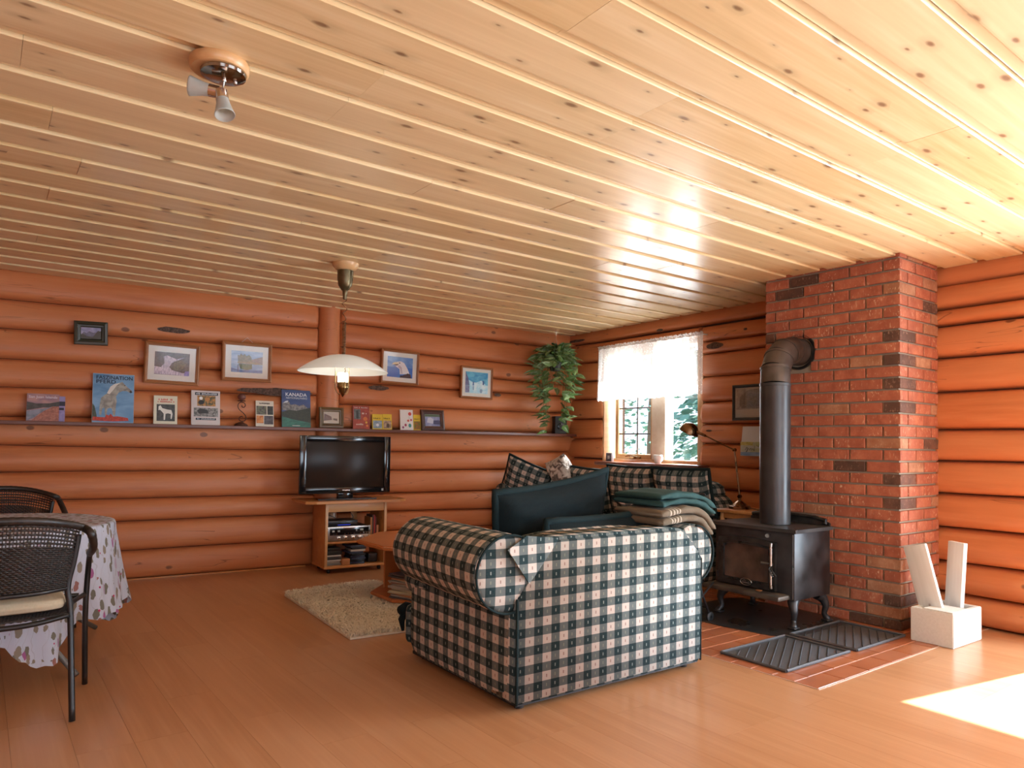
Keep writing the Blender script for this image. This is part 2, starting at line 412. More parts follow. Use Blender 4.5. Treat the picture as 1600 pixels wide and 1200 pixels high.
wall_logs(wall_back, MA, -1, 2.79/ca, 5.75, lerpb(RA, 2.9, 5.5, 2.79, 5.75), 20, r0=True)
# upright log post
mb = MB(); n = 14
mb.grid(lambda a, b: (.112*math.cos(PI+PI*b)*(1+.04*math.sin(a*5)), .03+.105*math.sin(PI+PI*b), 2.5*a), 16, n)
post = mb.out('log_post', LOG, None, True); post.matrix_world = MA @ Matrix.Translation((2.685/ca, 0, 0)); childmat(post, wall_back)
# bark scars
BARK = NT('bark'); _n = BARK.n('TexNoise', Vector=BARK.coord('Object'), Scale=60.0, Detail=5.0).outputs[0]
BARK.bump(_n, 1, .01); BARK = BARK.fin(BARK.ramp(_n, [(.35, (.05, .028, .02)), (.7, (.17, .10, .07))]), .9)
def scar(parent, P, rz, L, H, seed):
    mb = MB(); n = 18
    vs = [(0, 0, 0)]
    for k in range(n):
        a = 2*PI*k/n; q = 1+.35*nz(k*.9, seed)
        vs.append((L/2*math.cos(a)*(1+.1*nz(k, seed+3)), .006, H/2*math.sin(a)*q))
    vs[0] = (0, -.007, 0)
    mb.add(vs, [(0, 1+k, 1+(k+1) % n) for k in range(n)])
    o = mb.out('bark_scar', BARK, None, True); o.matrix_world = Matrix.Translation(P) @ Matrix.Rotation(rz, 4, 'Z'); childmat(o, parent)
bpy.context.view_layer.update()
for x, y, L, H, s in ((272, 516, .26, .05, 1), (440, 613, .55, .075, 2), (592, 606, .22, .05, 4), (778, 617, .09, .04, 9), (415, 611, .5, .05, 11)):
    scar(wall_back, onA(x, y, .066), ANG_A, L, H, s)

# right wall: backing pieces leave the window and the patio door open
WY0, WY1, WZ0, WZ1 = 4.375, 5.73, 1.0, 2.24
DY0, DY1, DZ = -.95, 1.30, 2.05
wr = MB()
for a, b, z0, z1 in ((-1.7, 6.8, 2.34, 2.52), (WY1+.01, 6.8, 0, 2.34), (WY0-.01, WY1+.01, 0, WZ0-.03), (WY0-.01, WY1+.01, WZ1+.01, 2.34), (DY1+.02, WY0-.01, 0, 2.34),
                     (DY0-.02, DY1+.02, DZ+.02, 2.34), (-1.7, DY0-.02, 0, 2.34)):
    wr.box((a, -.30, z0), (b, -.03, z1))
wall_right = struct(wr.out('wall_right', DARKW)); wall_right.matrix_world = MBW
bpy.context.view_layer.update()
wall_logs(wall_right, MBW, 1, -1.7, 6.6, [(2.315, 2.351), (2.5, 2.5)], 40)
LB = [(1.03, 1.03), (1.252, 1.243), (1.473, 1.48), (1.695, 1.707), (1.906, 1.909), (2.115, 2.139), (2.335, 2.351)]
wall_logs(wall_right, MBW, 1, WY1, 6.6, LB, 44, r0=True)
wall_logs(wall_right, MBW, 1, WY0, WY1, [(2.235, 2.235), (2.33, 2.335)], 51)
wall_logs(wall_right, MBW, 1, 3.1, 6.6, [(0, 0), (.28, .28), (.54, .54), (.78, .79), (.985, 1.03)], 54)
LM = [(.985, .982), (1.205, 1.207), (1.393, 1.39), (1.597, 1.604), (1.832, 1.844), (2.063, 2.064), (2.165, 2.181), (2.318, 2.33)]
wall_logs(wall_right, MBW, 1, 3.1, WY0, LM, 60, r1=True)
LR = [(0, 0), (.196, .192), (.41, .40), (.642, .634), (.88, .876), (1.108, 1.105), (1.322, 1.327), (1.59, 1.592), (1.83, 1.833), (2.05, 2.064), (2.174, 2.17), (2.34, 2.347)]
wall_logs(wall_right, MBW, 1, DY1, 3.1, LR, 70, r0=True, bulge=.085)
wall_logs(wall_right, MBW, 1, DY0, DY1, [(DZ, DZ), (2.18, 2.18), (2.335, 2.34)], 84)
wall_logs(wall_right, MBW, 1, -1.7, DY0, [(0, 0), (.25, .25), (.5, .5), (.75, .75), (1, 1), (1.25, 1.25), (1.5, 1.5), (1.75, 1.75), (2.05, 2.05), (2.33, 2.335)], 90, r1=True)
for x, y, L, H, s in ((900, 533, .30, .035, 5), (1116, 540, .2, .06, 6), (1164, 514, .04, .02, 12), (1107, 673, .07, .02, 13), (1030, 516, .09, .03, 7)):
    scar(wall_right, onB(x, y, .066), PI/2*3+ANG_B, L, H, s)
# unseen walls behind the camera, with windows that let the daylight in
wf = MB()
for a, b, z0, z1 in ((-2.7, -1.6, 0, 2.52), (-1.6, 0, 0, .8), (-1.6, 0, 2.1, 2.52), (0, 1.4, 0, 2.52), (1.4, 3.8, 0, .75), (1.4, 3.8, 2.15, 2.52), (3.8, 5.7, 0, 2.52)):
    wf.box((a, -1.75, z0), (b, -1.6, z1))
struct(wf.out('wall_front', LOG))
wl = MB(); wl.box((-2.85, -1.75, 0), (-2.6, 7.2, 2.52)); struct(wl.out('wall_left', LOG))

# ceiling boards: rebated profile, running along x, laid every 0.266 m
cb = MB(); cb.box((-2.85, -1.75, 2.505), (5.75, 7.0, 2.56)); ceiling = struct(cb.out('ceiling', DARKW))
def plank_prof(w, seed):
    r = .015
    return [(.001, 2.463), (.004, 2.46), (w-.062, 2.46), (w-.056, 2.4605), (w-.043, 2.46+r), (w-.004, 2.46+r), (w-.004, 2.50), (.001, 2.50)]
rnd = random.Random(3)
for k in range(-12, 20):
    y0 = 1.70+.266*(k-1); y1 = y0+.266
    cuts = [-2.6]
    x = rnd.uniform(-1.2, .6)
    while x < 4.6: cuts.append(x); x += rnd.uniform(1.5, 2.7)
    cuts.append(5.60)
    for a, b in zip(cuts, cuts[1:]):
        mb = MB(); pr = plank_prof(.266, k); dz = rnd.uniform(-.0012, .0012)
        mb.prism([(p, q-2.46+dz) for p, q in pr], .0006, (b-a)-.0006, axis=0)
        o = mb.out('plank', CEIL, ceiling); o.location = (a, y0, 2.46)

# laminate floor: planks along y
fb = MB(); fb.box((-2.85, -1.75, -.08), (5.75, 7.2, -.012)); floor = struct(fb.out('floor', DARKW))
HX0, HX1, HY0, HY1 = 3.33, 5.4, 1.915, 3.78       # tiled hearth
pm = {}
def floor_piece(x0, x1, y0, y1):
    key = (round(x1-x0, 3), round(y1-y0, 3))
    if key not in pm:
        mb = MB(); w, l = x1-x0, y1-y0; e = .0004
        mb.add([(e, e, -.001), (w-e, e, -.001), (w-e, l-e, -.001), (e, l-e, -.001), (e/2, e/2, -.011), (w-e/2, e/2, -.011), (w-e/2, l-e/2, -.011), (e/2, l-e/2, -.011)],
               [(0, 1, 2, 3), (0, 4, 5, 1), (1, 5, 6, 2), (2, 6, 7, 3), (3, 7, 4, 0)])
        me = mb.make('floor_plank'); me.materials.append(FLOORM)
        # grain direction: material runs along local x, so the plank mesh is turned by the object
        me.transform(Matrix.Rotation(-PI/2, 4, 'Z')); pm[key] = me
    o = bpy.data.objects.new('plank', pm[key]); COL.objects.link(o); o.parent = floor; o.location = (x0, y0, .0); o.rotation_euler = (0, 0, PI/2)
rnd = random.Random(5)
W_ = .195; x = -2.6
while x < 5.6:
    xe = min(x+W_, 5.7); y = -1.6-rnd.choice((0, .43, .86))
    while y < 6.95:
        ye = y+1.285
        a, b = max(y, -1.6), min(ye, 7.0)
        if xe > HX0 and x < HX1 and b > HY0 and a < HY1:
            if x < HX0: floor_piece(x, HX0, max(a, HY0), min(b, HY1))
            if xe > HX1: floor_piece(HX1, xe, max(a, HY0), min(b, HY1))
            if a < HY0: floor_piece(x, xe, a, HY0)
            if b > HY1: floor_piece(x, xe, HY1, b)
        elif b-a > .01: floor_piece(x, xe, a, b)
        y = ye
    x = xe
# hearth tiles
hb = MB(); hb.box((HX0, HY0, -.012), (HX1, HY1, -.001)); hearth = struct(hb.out('trim_1', GROUT)); 
TT = NT('terracotta_tile'); _v = TT.coord('Object', (1, 1, 1), 19); _g = TT.n('TexNoise', Vector=_v, Scale=4.0, Detail=3.0).outputs[0]
TILE = TT.fin(TT.mix(TT.math('MULTIPLY', TT.n('ObjectInfo').outputs['Random'], .6), TT.ramp(_g, [(.3, (.30, .085, .03)), (.55, (.42, .14, .055)), (.75, (.52, .21, .10))]), (.36, .12, .06)), TT.mr(_g, .2, .8, .28, .4), Coat_Weight=.2)
tm = {}
j = 0; y = HY0+.004
while y < HY1-.02:
    x = HX0+.004-(.125 if j % 2 else 0)
    while x < HX1-.02:
        a, b = max(x, HX0+.004), min(x+.245, HX1); c, d = y, min(y+.122, HY1)
        if b-a > .02:
            key = (round(b-a, 3), round(d-c, 3))
            if key not in tm:
                mb = MB(); mb.bbox((0, 0, -.012), (b-a, d-c, .002), .003, seg=1); me = mb.make('tile'); me.materials.append(TILE); tm[key] = me
            o = bpy.data.objects.new('tile', tm[key]); COL.objects.link(o); o.parent = hearth; o.location = (a, c, 0)
        x += .250
    y += .127; j += 1
# pale edge strip round the hearth
mb = MB(); mb.box((HX0-.006, HY0-.006, -.01), (HX1, HY0, .002)); mb.box((HX0-.006, HY0, -.01), (HX0, HY1, .002))
struct(mb.out('trim_2', plain((.55, .36, .26), .4, 0, .1)))
# thin quarter-round along the back wall foot
mb = MB(); mb.box((-2.7, -.045, 0), (2.5, -.03, .012)); o = struct(mb.out('baseboard_back', PINE)); o.matrix_world = MA

# ------------------------------------------------------------------ window
win = struct(empty('window_1'))
def wpart(name, y0, y1, z0, z1, x0, x1, mat, r=.004, nm=None, lab=None):
    mb = MB(); mb.bbox((x0, y0, z0), (x1, y1, z1), r); o = mb.out(name, mat, win, auto=40)
    if lab: o['label'] = lab
    return o
GX = 5.66
yl = lambda px: onx(px, 680, GX).y
Y_l, Y_s, Y_g0, Y_g1, Y_m, Y_r = yl(952), yl(962), yl(968.5), yl(1023), yl(1044), yl(1100)
wz0 = WZ0
wpart('window_frame', Y_l-.02, WY1+.02, wz0, WZ1, 5.56, 5.75, CASE)
wpart('window_frame', WY0-.03, WY0+.035, wz0, WZ1, 5.52, 5.75, CASE)
wpart('window_frame', WY0, WY1, WZ1-.05, WZ1+.01, 5.58, 5.75, CASE)
wpart('window_frame', WY0, WY1, wz0-.02, wz0+.035, 5.60, 5.75, CASE)
wpart('mullion', Y_m, Y_g1, wz0, WZ1, 5.61, 5.74, m_pine('glare_pale_mullion', (.66, .52, .38), (.74, .62, .48), (.8, .7, .58), .4, .1, .1))  # paler than the casing: window glare put into the wood colour
wpart('sash', Y_g0, Y_g0+.045, wz0+.03, WZ1-.04, 5.635, 5.70, PINE_L)
wpart('sash', Y_g1-.01, Y_g1+.035, wz0+.03, WZ1-.04, 5.635, 5.70, PINE_L)
wpart('sash', Y_g1, Y_g0, wz0+.03, wz0+.085, 5.635, 5.70, PINE_L)
wpart('sash', Y_g1, Y_g0, WZ1-.1, WZ1-.04, 5.635, 5.70, PINE_L)
GREYM = plain((.12, .10, .09), .5, 0, .1, 'grey_muntin')
ym = onx(996, 680, GX).y
wpart('muntin', ym-.008, ym+.008, wz0+.08, WZ1-.1, 5.655, 5.672, GREYM, .002)
for py in (678, 637.5, 600): 
    z = onx(996, py, GX).z; wpart('muntin', Y_g1+.03, Y_g0, z-.008, z+.008, 5.655, 5.672, GREYM, .002)
wpart('window_pane', Y_g1+.03, Y_g0, wz0+.08, WZ1-.1, 5.663, 5.667, GLASS, .0005)
wpart('window_pane', WY0+.03, Y_m, wz0+.03, WZ1-.04, 5.663, 5.667, GLASS, .0005)
mb = MB(); yc = (Y_g0+Y_g1)/2; mb.bbox((5.60, yc-.09, wz0+.037), (5.635, yc+.06, wz0+.06), .006); mb.tube([(5.60, yc-.05, wz0+.055), (5.575, yc, wz0+.075), (5.57, yc+.08, wz0+.06)], .006)
mb.out('crank_handle', BRASS, win, auto=40)
p = onB(937, 722, .14); q = onB(1094, 731, .14)
mb = MB(); mb.bbox((5.36, q.y, .965), (5.70, p.y, 1.0), .006)
o = mb.out('window_sill', SHELFW, win, auto=40)
# patio door out of frame
door = struct(empty('door_1')); dx = B0-.0
for y0, y1, z0, z1 in ((DY0, DY0+.07, 0, DZ), (DY1-.05, DY1, 0, DZ), (DY0, DY1, DZ-.07, DZ), (DY0, DY1, 0, .06), (.13, .22, 0, DZ)):
    mb = MB(); mb.bbox((5.50, y0, z0), (5.58, y1, z1), .004); mb.out('door_frame', CASE, door, auto=40)
for y0, y1 in ((DY0+.06, .14), (.21, DY1-.05)):
    mb = MB(); mb.box((5.535, y0, .05), (5.54, y1, DZ-.06)); mb.out('door_pane', GLASS, door)

# ------------------------------------------------------------------ outdoors, seen through the window
GR = NT('gravel_yard'); _g = GR.n('TexNoise', Vector=GR.coord('Object'), Scale=3.0, Detail=6.0).outputs[0]
GRAV = GR.fin(GR.ramp(_g, [(.3, (.20, .24, .17)), (.7, (.42, .44, .38))]), .95)
mb = MB()
mb.grid(lambda a, b: (5.8+34*a, -16+50*b, -.45+.25*noise.noise(Vector((a*9, b*9, 0)))*min(1, a*6)), 24, 24)
yard = mb.out('yard', GRAV, None, True); struct(yard)
LFM = NT('fir_foliage'); LF = LFM.fin(LFM.mix(LFM.n('ObjectInfo').outputs['Random'], (.045, .12, .09), (.06, .17, .10)), .7)
TRK = plain((.09, .055, .035), .9, 0, .3, 'tree_bark')
def fir(x, y, h, r, seed, lab):
    t = tag(empty('tree', (x, y, -.4)), lab, 'tree', None)
    rr = random.Random(seed); mb = MB(); mb.tube([(0, 0, 0), (0.02, 0, h*.5), (0, 0.03, h)], [.10+.01*h, .07, .015], 7); mb.out('trunk', TRK, t, True)
    mb = MB()
    for i in range(int(1500)):
        q = rr.random()**.8; z = h*(.08+.9*q); R = r*(1-q)**.8*rr.uniform(.35, 1); a = rr.uniform(0, 2*PI)
        p = Vector((R*math.cos(a), R*math.sin(a), z-.25*R)); s = rr.uniform(.10, .24)
        d = Vector((math.cos(a), math.sin(a), rr.uniform(-.6, .2))).normalized(); w = d.cross(Vector((rr.uniform(-1, 1), rr.uniform(-1, 1), 1))).normalized()
        mb.add([p, p+d*s*.6+w*s*.35, p+d*s*1.3, p+d*s*.6-w*s*.35], [(0, 1, 2, 3)])
    tag(mb.out('foliage', LF, t), kind='stuff')
fir(10.2, 7.6, 4.6, 1.3, 1, 'small dark fir nearest outside the right window pane')
fir(13.5, 12.2, 7.5, 1.7, 2, 'tall fir outside seen through the gridded window sash')
fir(14.5, 9.4, 6.0, 1.6, 3, 'tall fir outside behind the small fir at the right window pane')

# ------------------------------------------------------------------ brick chimney
CX, CY0, CY1, CXB = 4.818, 2.205, 3.212, 5.262
CXW = B0+.07
chim = tag(empty('chimney', (0, 0, 0)), 'floor-to-ceiling red brick chimney with a round flue opening', 'chimney')
mb = MB(); mb.box((CX+.018, CY0+.018, 0), (CXB+.12, CY1-.005, 2.50)); mb.box((CXB+.1, CY0+.05, 0), (CXW+.05, CY1-.005, 2.50)); mb.out('mortar_core', MORTAR, chim)
H_, L_, g = 2.46/31, .229, .0125
bm_cache = {}
def brick(kind, mat, loc, l, h, seed):
    key = (kind, round(l, 3), round(h, 3), mat.name)
    if key not in bm_cache:
        mb = MB()
        if kind == 'f': mb.bbox((0, -l, 0), (.03, 0, h), .003, seg=1)
        else: mb.bbox((0, 0, 0), (l, .03, h), .003, seg=1)
        me = mb.make('brick'); me.materials.append(mat); bm_cache[key] = me
    o = bpy.data.objects.new('brick', bm_cache[key]); COL.objects.link(o); o.parent = chim; o.location = loc
rnd = random.Random(11)
FC = Vector((CX, 2.93, 1.885)); FR = .118
for k in range(32):
    z = k*H_+g/2 - 0.012; h = H_-g
    if z < .004: h -= .004-z; z = .004
    if z+h > 2.485: h = 2.485-z
    if h < .02: continue
    A = (k % 2 == 0)
    y = CY0
    segs = ([L_/2] if A else []) + [L_]*5
    first = True
    for s in segs:
        l = min(s, CY1-y)
        if l < .03: break
        y0 = y+(0 if y == CY0 else g/2); y1 = y+l-g/2
        pieces = [(y0, y1)]
        zc = z+h/2
        if abs(zc-FC.z) < FR+.005:
            hw = math.sqrt(max(0, (FR+.006)**2-max(0, abs(zc-FC.z)-h/2)**2))
            a, b = FC.y-hw, FC.y+hw; pieces = []
            if y0 < a: pieces.append((y0, min(y1, a)))
            if y1 > b: pieces.append((max(y0, b), y1))
        half = (A and y == CY0)
        for a, b in pieces:
            if b-a < .012: continue
            m = rnd.choices(BR, (4, 5, 3) if half else (24, 1, 2))[0]
            if y == CY0: corner_m = m
            brick('f', m, (CX+rnd.uniform(0, .003), b, z), b-a, h, k)
        y += s
    x = CX; segs = ([L_]*3 if A else [L_/2]+[L_]*3); first = True
    while True:
        s = segs.pop(0) if segs else L_
        l = min(s, CXB+.12-x)
        if l < .02: break
        xa = x+(.031 if x == CX else g/2); xb = x+l-(g/2 if x+l < CXB+.119 else 0)
        if x == CX and l < .06: pass
        m = rnd.choices(BR, (16, .7, 3))[0]
        if x == CX: m = corner_m
        if xb-xa > .01: brick('s', m, (xa, CY0+rnd.uniform(0, .003), z), xb-xa, h, k)
        x += s
# flue thimble
mb = MB(); MT = Matrix.Translation((CX, FC.y, FC.z)) @ Matrix.Rotation(PI/2, 4, 'Y')
mb.lathe([(FR+.012, -.006), (FR+.014, .01), (FR+.002, .012), (FR-.004, -.006), (FR-.004, .10), (.001, .10)], 40, MT @ Matrix.Translation((0, 0, -.0)))
mb.out('flue_thimble', CASTI, chim, auto=40)

# stove pipe
pipe = tag(empty('stove_pipe', (4.455, 2.885, .652)), 'black stove pipe rising from the wood stove and elbowing into the brick chimney', 'stove pipe')
R = .102; mb = MB()
mb.lathe([(R-.004, 0), (R, .0), (R, .955), (R+.003, .957), (R+.003, .975), (R-.002, .977)], 40); mb.out('pipe', STEELB, pipe, auto=40)
ez = .975; er = .27; px_, pz_ = CX-4.455+.05, FC.z-.652
mb = MB(); cuts = 4; path = [Vector((0, 0, ez))]
pts = []
for i in range(5):
    a = (PI/2)*i/4; pts.append(Vector((er-er*math.cos(a), (FC.y-2.885)*i/4, ez+er*math.sin(a)*(pz_-ez)/er)))
pts.append(Vector((px_, FC.y-2.885, pz_)))
for i in range(len(pts)-1):
    a, b = pts[i], pts[i+1]; mb2 = MB()
    ext = (b-a).normalized()*.012
    rr_ = R-.001*(i % 2)-.002
    mb2.tube([a-ext, b+ext], rr_, 36); mb2.tube([b-ext*.4, b+ext*1.1], rr_+.004, 36)
    mb2.out('elbow_section', m_metal('elbow_steel', (.055, .042, .034), (.10, .08, .068), .4, .35, 7) if i == 0 else bpy.data.materials['elbow_steel'], pipe, auto=40)

# ------------------------------------------------------------------ wood stove
SX0, SX1, SY0, SY1, SZ0, SZ1 = 4.235, 4.665, 2.60, 3.215, .19, .625
stove = tag(empty('wood_stove', (4.45, 2.9, 0)), 'black cast-iron wood stove with glass door standing before the brick chimney', 'stove')
def S(mb, name, mat, **k):
    o = mb.out(name, mat, stove, **k); o.data.transform(Matrix.Translation((-4.45, -2.9, 0))); return o
STB = m_metal('worn_black_steel', (.014, .013, .013), (.05, .048, .05), .36, .35, 6, .6)
mb = MB(); mb.bbox((SX0, SY0, SZ0), (SX1, SY1, SZ1), .006); S(mb, 'firebox', STB, auto=40)
mb = MB(); mb.prism([(SX0-.02, SY0-.02), (SX0-.02, SY1+.03), (SX1, SY1+.03), (SX1+.0, SY0-.02)], SZ1+.001, SZ1+.024, axis=2); S(mb, 'top_plate', m_metal('grey_stove_top', (.05, .05, .05), (.085, .083, .08), .33, .5, 5), auto=30)
mb = MB(); mb.tube([(SX1-.03, SY0+.02, .66), (SX1-.02, SY0+.02, .685), (SX1-.01, SY0+.10, .70), (SX1, SY0+.3, .705), (SX1-.01, SY1-.10, .70), (SX1-.02, SY1-.02, .685)], .014, 8)
mb.prism([(SY0, .65), (SY0, .668), (SY0+.05, .688), (SY0+.14, .70), (SY1-.14, .70), (SY1-.05, .688), (SY1, .668), (SY1, .65)], SX1-.012, SX1+.005, axis=0)
S(mb, 'rear_guard', CASTI, auto=40)
# door in the front face (faces -X); frame with arched top edge
dy0, dy1, dz0, dz1 = SY0+.125, SY1-.045, SZ0+.045, SZ1-.075
def ring(y0, y1, z0, z1, w, arch, x0, x1, wa=None):
    n = 10; o_ = []; i_ = []
    for k in range(n+1):
        t = k/n; o_.append((y0+(y1-y0)*t, z1+arch*math.sin(PI*t)))
        i_.append((y0+w+(y1-y0-2*w)*t, z1-w+(arch*math.sin(PI*t))*.9))
    O = o_+[(y1, z0), (y0, z0)]; I = i_+[(y1-w, z0+w), (y0+w, z0+w)]
    mb = MB(); m = len(O); vs = [(x0, *p) for p in O]+[(x0, *p) for p in I]+[(x1, *p) for p in O]+[(x1, *p) for p in I]
    fs = []
    for k in range(m):
        j = (k+1) % m; fs += [(k, j, m+j, m+k), (2*m+k, 2*m+j, j, k), (m+k, m+j, 3*m+j, 3*m+k)]
    mb.add(vs, fs); return mb, I
mb, I = ring(dy0, dy1, dz0, dz1, .045, .018, SX0-.028, SX0+.002); S(mb, 'door_frame', CASTI, auto=30)
mb, I2 = ring(dy0+.03, dy1-.03, dz0+.03, dz1-.03, .014, .015, SX0-.034, SX0-.02); S(mb, 'door_bead', m_metal('dark_bead', (.03, .03, .03), (.07, .065, .06), .3, .6), auto=30)
t = NT('sooty_stove_glass'); _v = t.coord('Object'); _g = t.n('TexNoise', Vector=_v, Scale=5.0, Detail=4.0).outputs[0]
SGL = t.fin(t.ramp(_g, [(.35, (.035, .022, .017)), (.6, (.13, .075, .055)), (.8, (.21, .15, .12))]), .16, Coat_Weight=.6, Coat_Roughness=.04)
mb = MB(); mb.box((SX0-.016, dy0+.03, dz0+.03), (SX0-.010, dy1-.03, dz1-.01)); S(mb, 'door_glass', SGL)
# oval emblem with a little mountain ridge
mb = MB(); yc, zc = (dy0+dy1)/2-.01, dz0+.032
el = [(yc+.043*math.cos(a), zc+.022*math.sin(a)) for a in [2*PI*k/28 for k in range(28)]]
mb.prism(el, SX0-.038, SX0-.034, axis=0); eb = S(mb, 'emblem', CASTI)
mb = MB(); mb.tube([(SX0-.039, a, b) for a, b in el], .0022, 6, closed=True)
mb.tube([(SX0-.039, yc+.026, zc+.002), (SX0-.039, yc+.012, zc+.012), (SX0-.039, yc+.003, zc+.004), (SX0-.039, yc-.010, zc+.013), (SX0-.039, yc-.026, zc+.002)], .0015, 5)
for k in range(6): mb.box((SX0-.040, yc-.028+k*.0098, zc-.010), (SX0-.037, yc-.022+k*.0098, zc-.002))
S(mb, 'emblem_relief', SILVER, auto=40)
# door handle with coil, hinge lugs, damper knob
mb = MB(); hy = dy0+.012
mb.tube([(SX0-.05, hy, dz0+.02), (SX0-.055, hy, dz0+.05), (SX0-.055, hy, dz1-.03), (SX0-.05, hy, dz1)], .009, 10); S(mb, 'door_bar', SILVER, auto=40, )
mb = MB(); zz = dz0+.155
mb.tube([(SX0-.03, hy-.0, zz+.02), (SX0-.07, hy+.03, zz+.028), (SX0-.085, hy+.055, zz+.03)], .008, 8)
mb.tube([(SX0-.075+.011*math.cos(a), hy-.005-.0009*a, zz-.002+.012*math.sin(a)-.0016*a) for a in [k*.5 for k in range(50)]], .0028, 5)
mb.tube([(SX0-.05, hy, zz+.015), (SX0-.078, hy-.02, zz-.01), (SX0-.082, hy-.055, zz-.045)], .006, 8); S(mb, 'door_handle', CASTI, auto=40)
for z in (dz0+.05, dz1-.06):
    mb = MB(); mb.tube([(SX0-.014, SY1-.03, z-.02), (SX0-.014, SY1-.03, z+.02)], .010, 10); mb.bbox((SX0-.016, SY1-.05, z-.014), (SX0, SY1-.012, z+.014), .003); S(mb, 'hinge', CASTI, auto=40)
mb = MB(); mb.tube([(SX0-.005, SY0+.175, SZ1-.028), (SX0-.05, SY0+.165, SZ1-.028)], .006, 8)
mb.tube([(SX0-.035, SY0+.17, SZ1-.028), (SX0-.058, SY0+.163, SZ1-.028)], .013, 12); S(mb, 'air_control', SILVER, auto=40)
mb = MB(); mb.box((SX0-.003, SY0+.008, SZ0+.01), (SX0+.003, SY0+.014, SZ1-.01)); S(mb, 'edge_trim', SILVER)
# ash lip
mb = MB(); mb.bbox((SX0-.135, SY0+.03, SZ0+.005), (SX0+.01, SY1+.015, SZ0+.036), .010); S(mb, 'ash_shelf', m_metal('ashy_shelf', (.05, .04, .032), (.12, .09, .065), .5, .3, 8), auto=40)
mb = MB(); mb.bbox((SX0-.08, SY0+.20, SZ0+.037), (SX0-.05, SY0+.235, SZ0+.045), .003); S(mb, 'ember_scraps', plain((.25, .10, .03), .9))
# cabriole legs
for sx, sy in ((SX0+.035, SY0+.03), (SX0+.035, SY1-.035), (SX1-.035, SY0+.03), (SX1-.035, SY1-.035)):
    ox = -1 if sx < 4.45 else 1; oy = -1 if sy < 2.9 else 1
    pts = spl([(sx-ox*.045, sy-oy*.02, SZ0+.002), (sx-ox*.005, sy-oy*.005, SZ0-.025), (sx+ox*.01, sy+oy*.012, SZ0-.075), (sx+ox*.004, sy+oy*.004, .06), (sx+ox*.02, sy+oy*.014, .03), (sx+ox*.034, sy+oy*.022, .012)], 5)
    rs = [.040, .040, .038, .037, .036, .034, .032, .029, .027, .025, .024, .022, .02, .019, .018, .018, .018, .018, .019, .02, .022, .023, .023, .022, .02, .012]
    rs = [rs[min(len(rs)-1, int(i*(len(rs)-1)/(len(pts)-1)))]*1.0 for i in range(len(pts))]
    mb = MB(); mb.tube(pts, rs, 10); mb.bbox((sx+ox*.02-.032, sy+oy*.015-.028, .0085), (sx+ox*.02+.032, sy+oy*.015+.028, .024), .007); S(mb, 'leg', STB, auto=60)
# stove board
pad = MB(); poly = [(4.0, 2.62), (4.09, 2.50), (4.74, 2.50), (4.79, 2.6), (4.79, 3.40), (4.70, 3.45), (4.02, 3.45), (3.94, 3.33), (3.93, 2.95)]
pad.prism([(a, b) for a, b in poly], .0025, .008, axis=2)
tag(pad.out('stove_board', m_metal('sheet_steel_board', (.045, .042, .04), (.08, .076, .073), .3, .6, 4), None, auto=30), 'dark metal floor plate under the wood stove', 'hearth plate')

# ------------------------------------------------------------------ boot trays
def tray(name, c0, c1, lab):
    x0, y0 = c0; x1, y1 = c1
    t = tag(empty(name, ((x0+x1)/2, (y0+y1)/2, .0025)), lab, 'tray', 'grey ribbed boot trays on the hearth'); w, d = x1-x0, y1-y0
    mb = MB(); mb.bbox((-w/2, -d/2, 0), (w/2, d/2, .004), .0015)
    prof = [(-w/2, -d/2), (w/2, -d/2), (w/2, d/2), (-w/2, d/2)]
    for a, b in zip(prof, prof[1:]+prof[:1]):
        A = Vector((*a, .009)); B = Vector((*b, .009)); mb.tube([A, B], .0085, 6)
    o = mb.out('tray_base', RUB, t, auto=40)
    mb = MB()
    dv = Vector((.88, .475)); nv_ = Vector((-.475, .88)); hw, hd = w/2-.03, d/2-.03; c_ = -1.0
    while c_ < 1.0:
        lo, hi = -9, 9
        for k, lim in ((0, hw), (1, hd)):
            p0 = nv_[k]*c_; t0, t1 = sorted(((-lim-p0)/dv[k], (lim-p0)/dv[k])); lo, hi = max(lo, t0), min(hi, t1)
        if hi-lo > .03: mb.tube([(nv_.x*c_+dv.x*t_, nv_.y*c_+dv.y*t_, .0045) for t_ in (lo, hi)], .0042, 5)
        c_ += .046
    mb.out('ribs', m_metal('dark_rubber', (.03, .03, .032), (.045, .045, .048), .6, 0), t)
    return t
tray('boot_tray', (3.42, 2.145), (4.055, 2.555), 'grey ribbed rubber boot tray nearer the sofa, left of the pair on the hearth')
tray('boot_tray', (4.115, 2.13), (4.70, 2.555), 'grey ribbed rubber boot tray against the brick chimney, right of the pair')

# ------------------------------------------------------------------ cinder block with kindling boards
BLK = NT('white_painted_block'); _g = BLK.n('TexNoise', Vector=BLK.coord('Object'), Scale=70.0, Detail=3.0).outputs[0]
BLK.bump(_g, .3, .002); WBLK = BLK.fin(BLK.mix(_g, (.60, .57, .50), (.74, .71, .64)), .85)
bx0, bx1, by0, by1, bh = 4.66, 5.055, 1.83, 2.075, .205
blk = tag(empty('cinder_block', ((bx0+bx1)/2, (by0+by1)/2, 0)), 'white painted concrete block holding two pale boards beside the chimney', 'block')
blk.rotation_euler[2] = math.radians(-1)
w, d = (bx1-bx0)/2, (by1-by0)/2; mb = MB()
holes = [(-w+.03, -.012), (.02, w-.03)]
xs = [-w, -w+.03, -.014, .018, w-.03, w]; ys = [-d, -d+.032, d-.032, d]
for i in range(5):
    for j in range(3):
        if j == 1 and i in (1, 3): continue
        mb.box((xs[i], ys[j], 0), (xs[i+1], ys[j+1], bh))
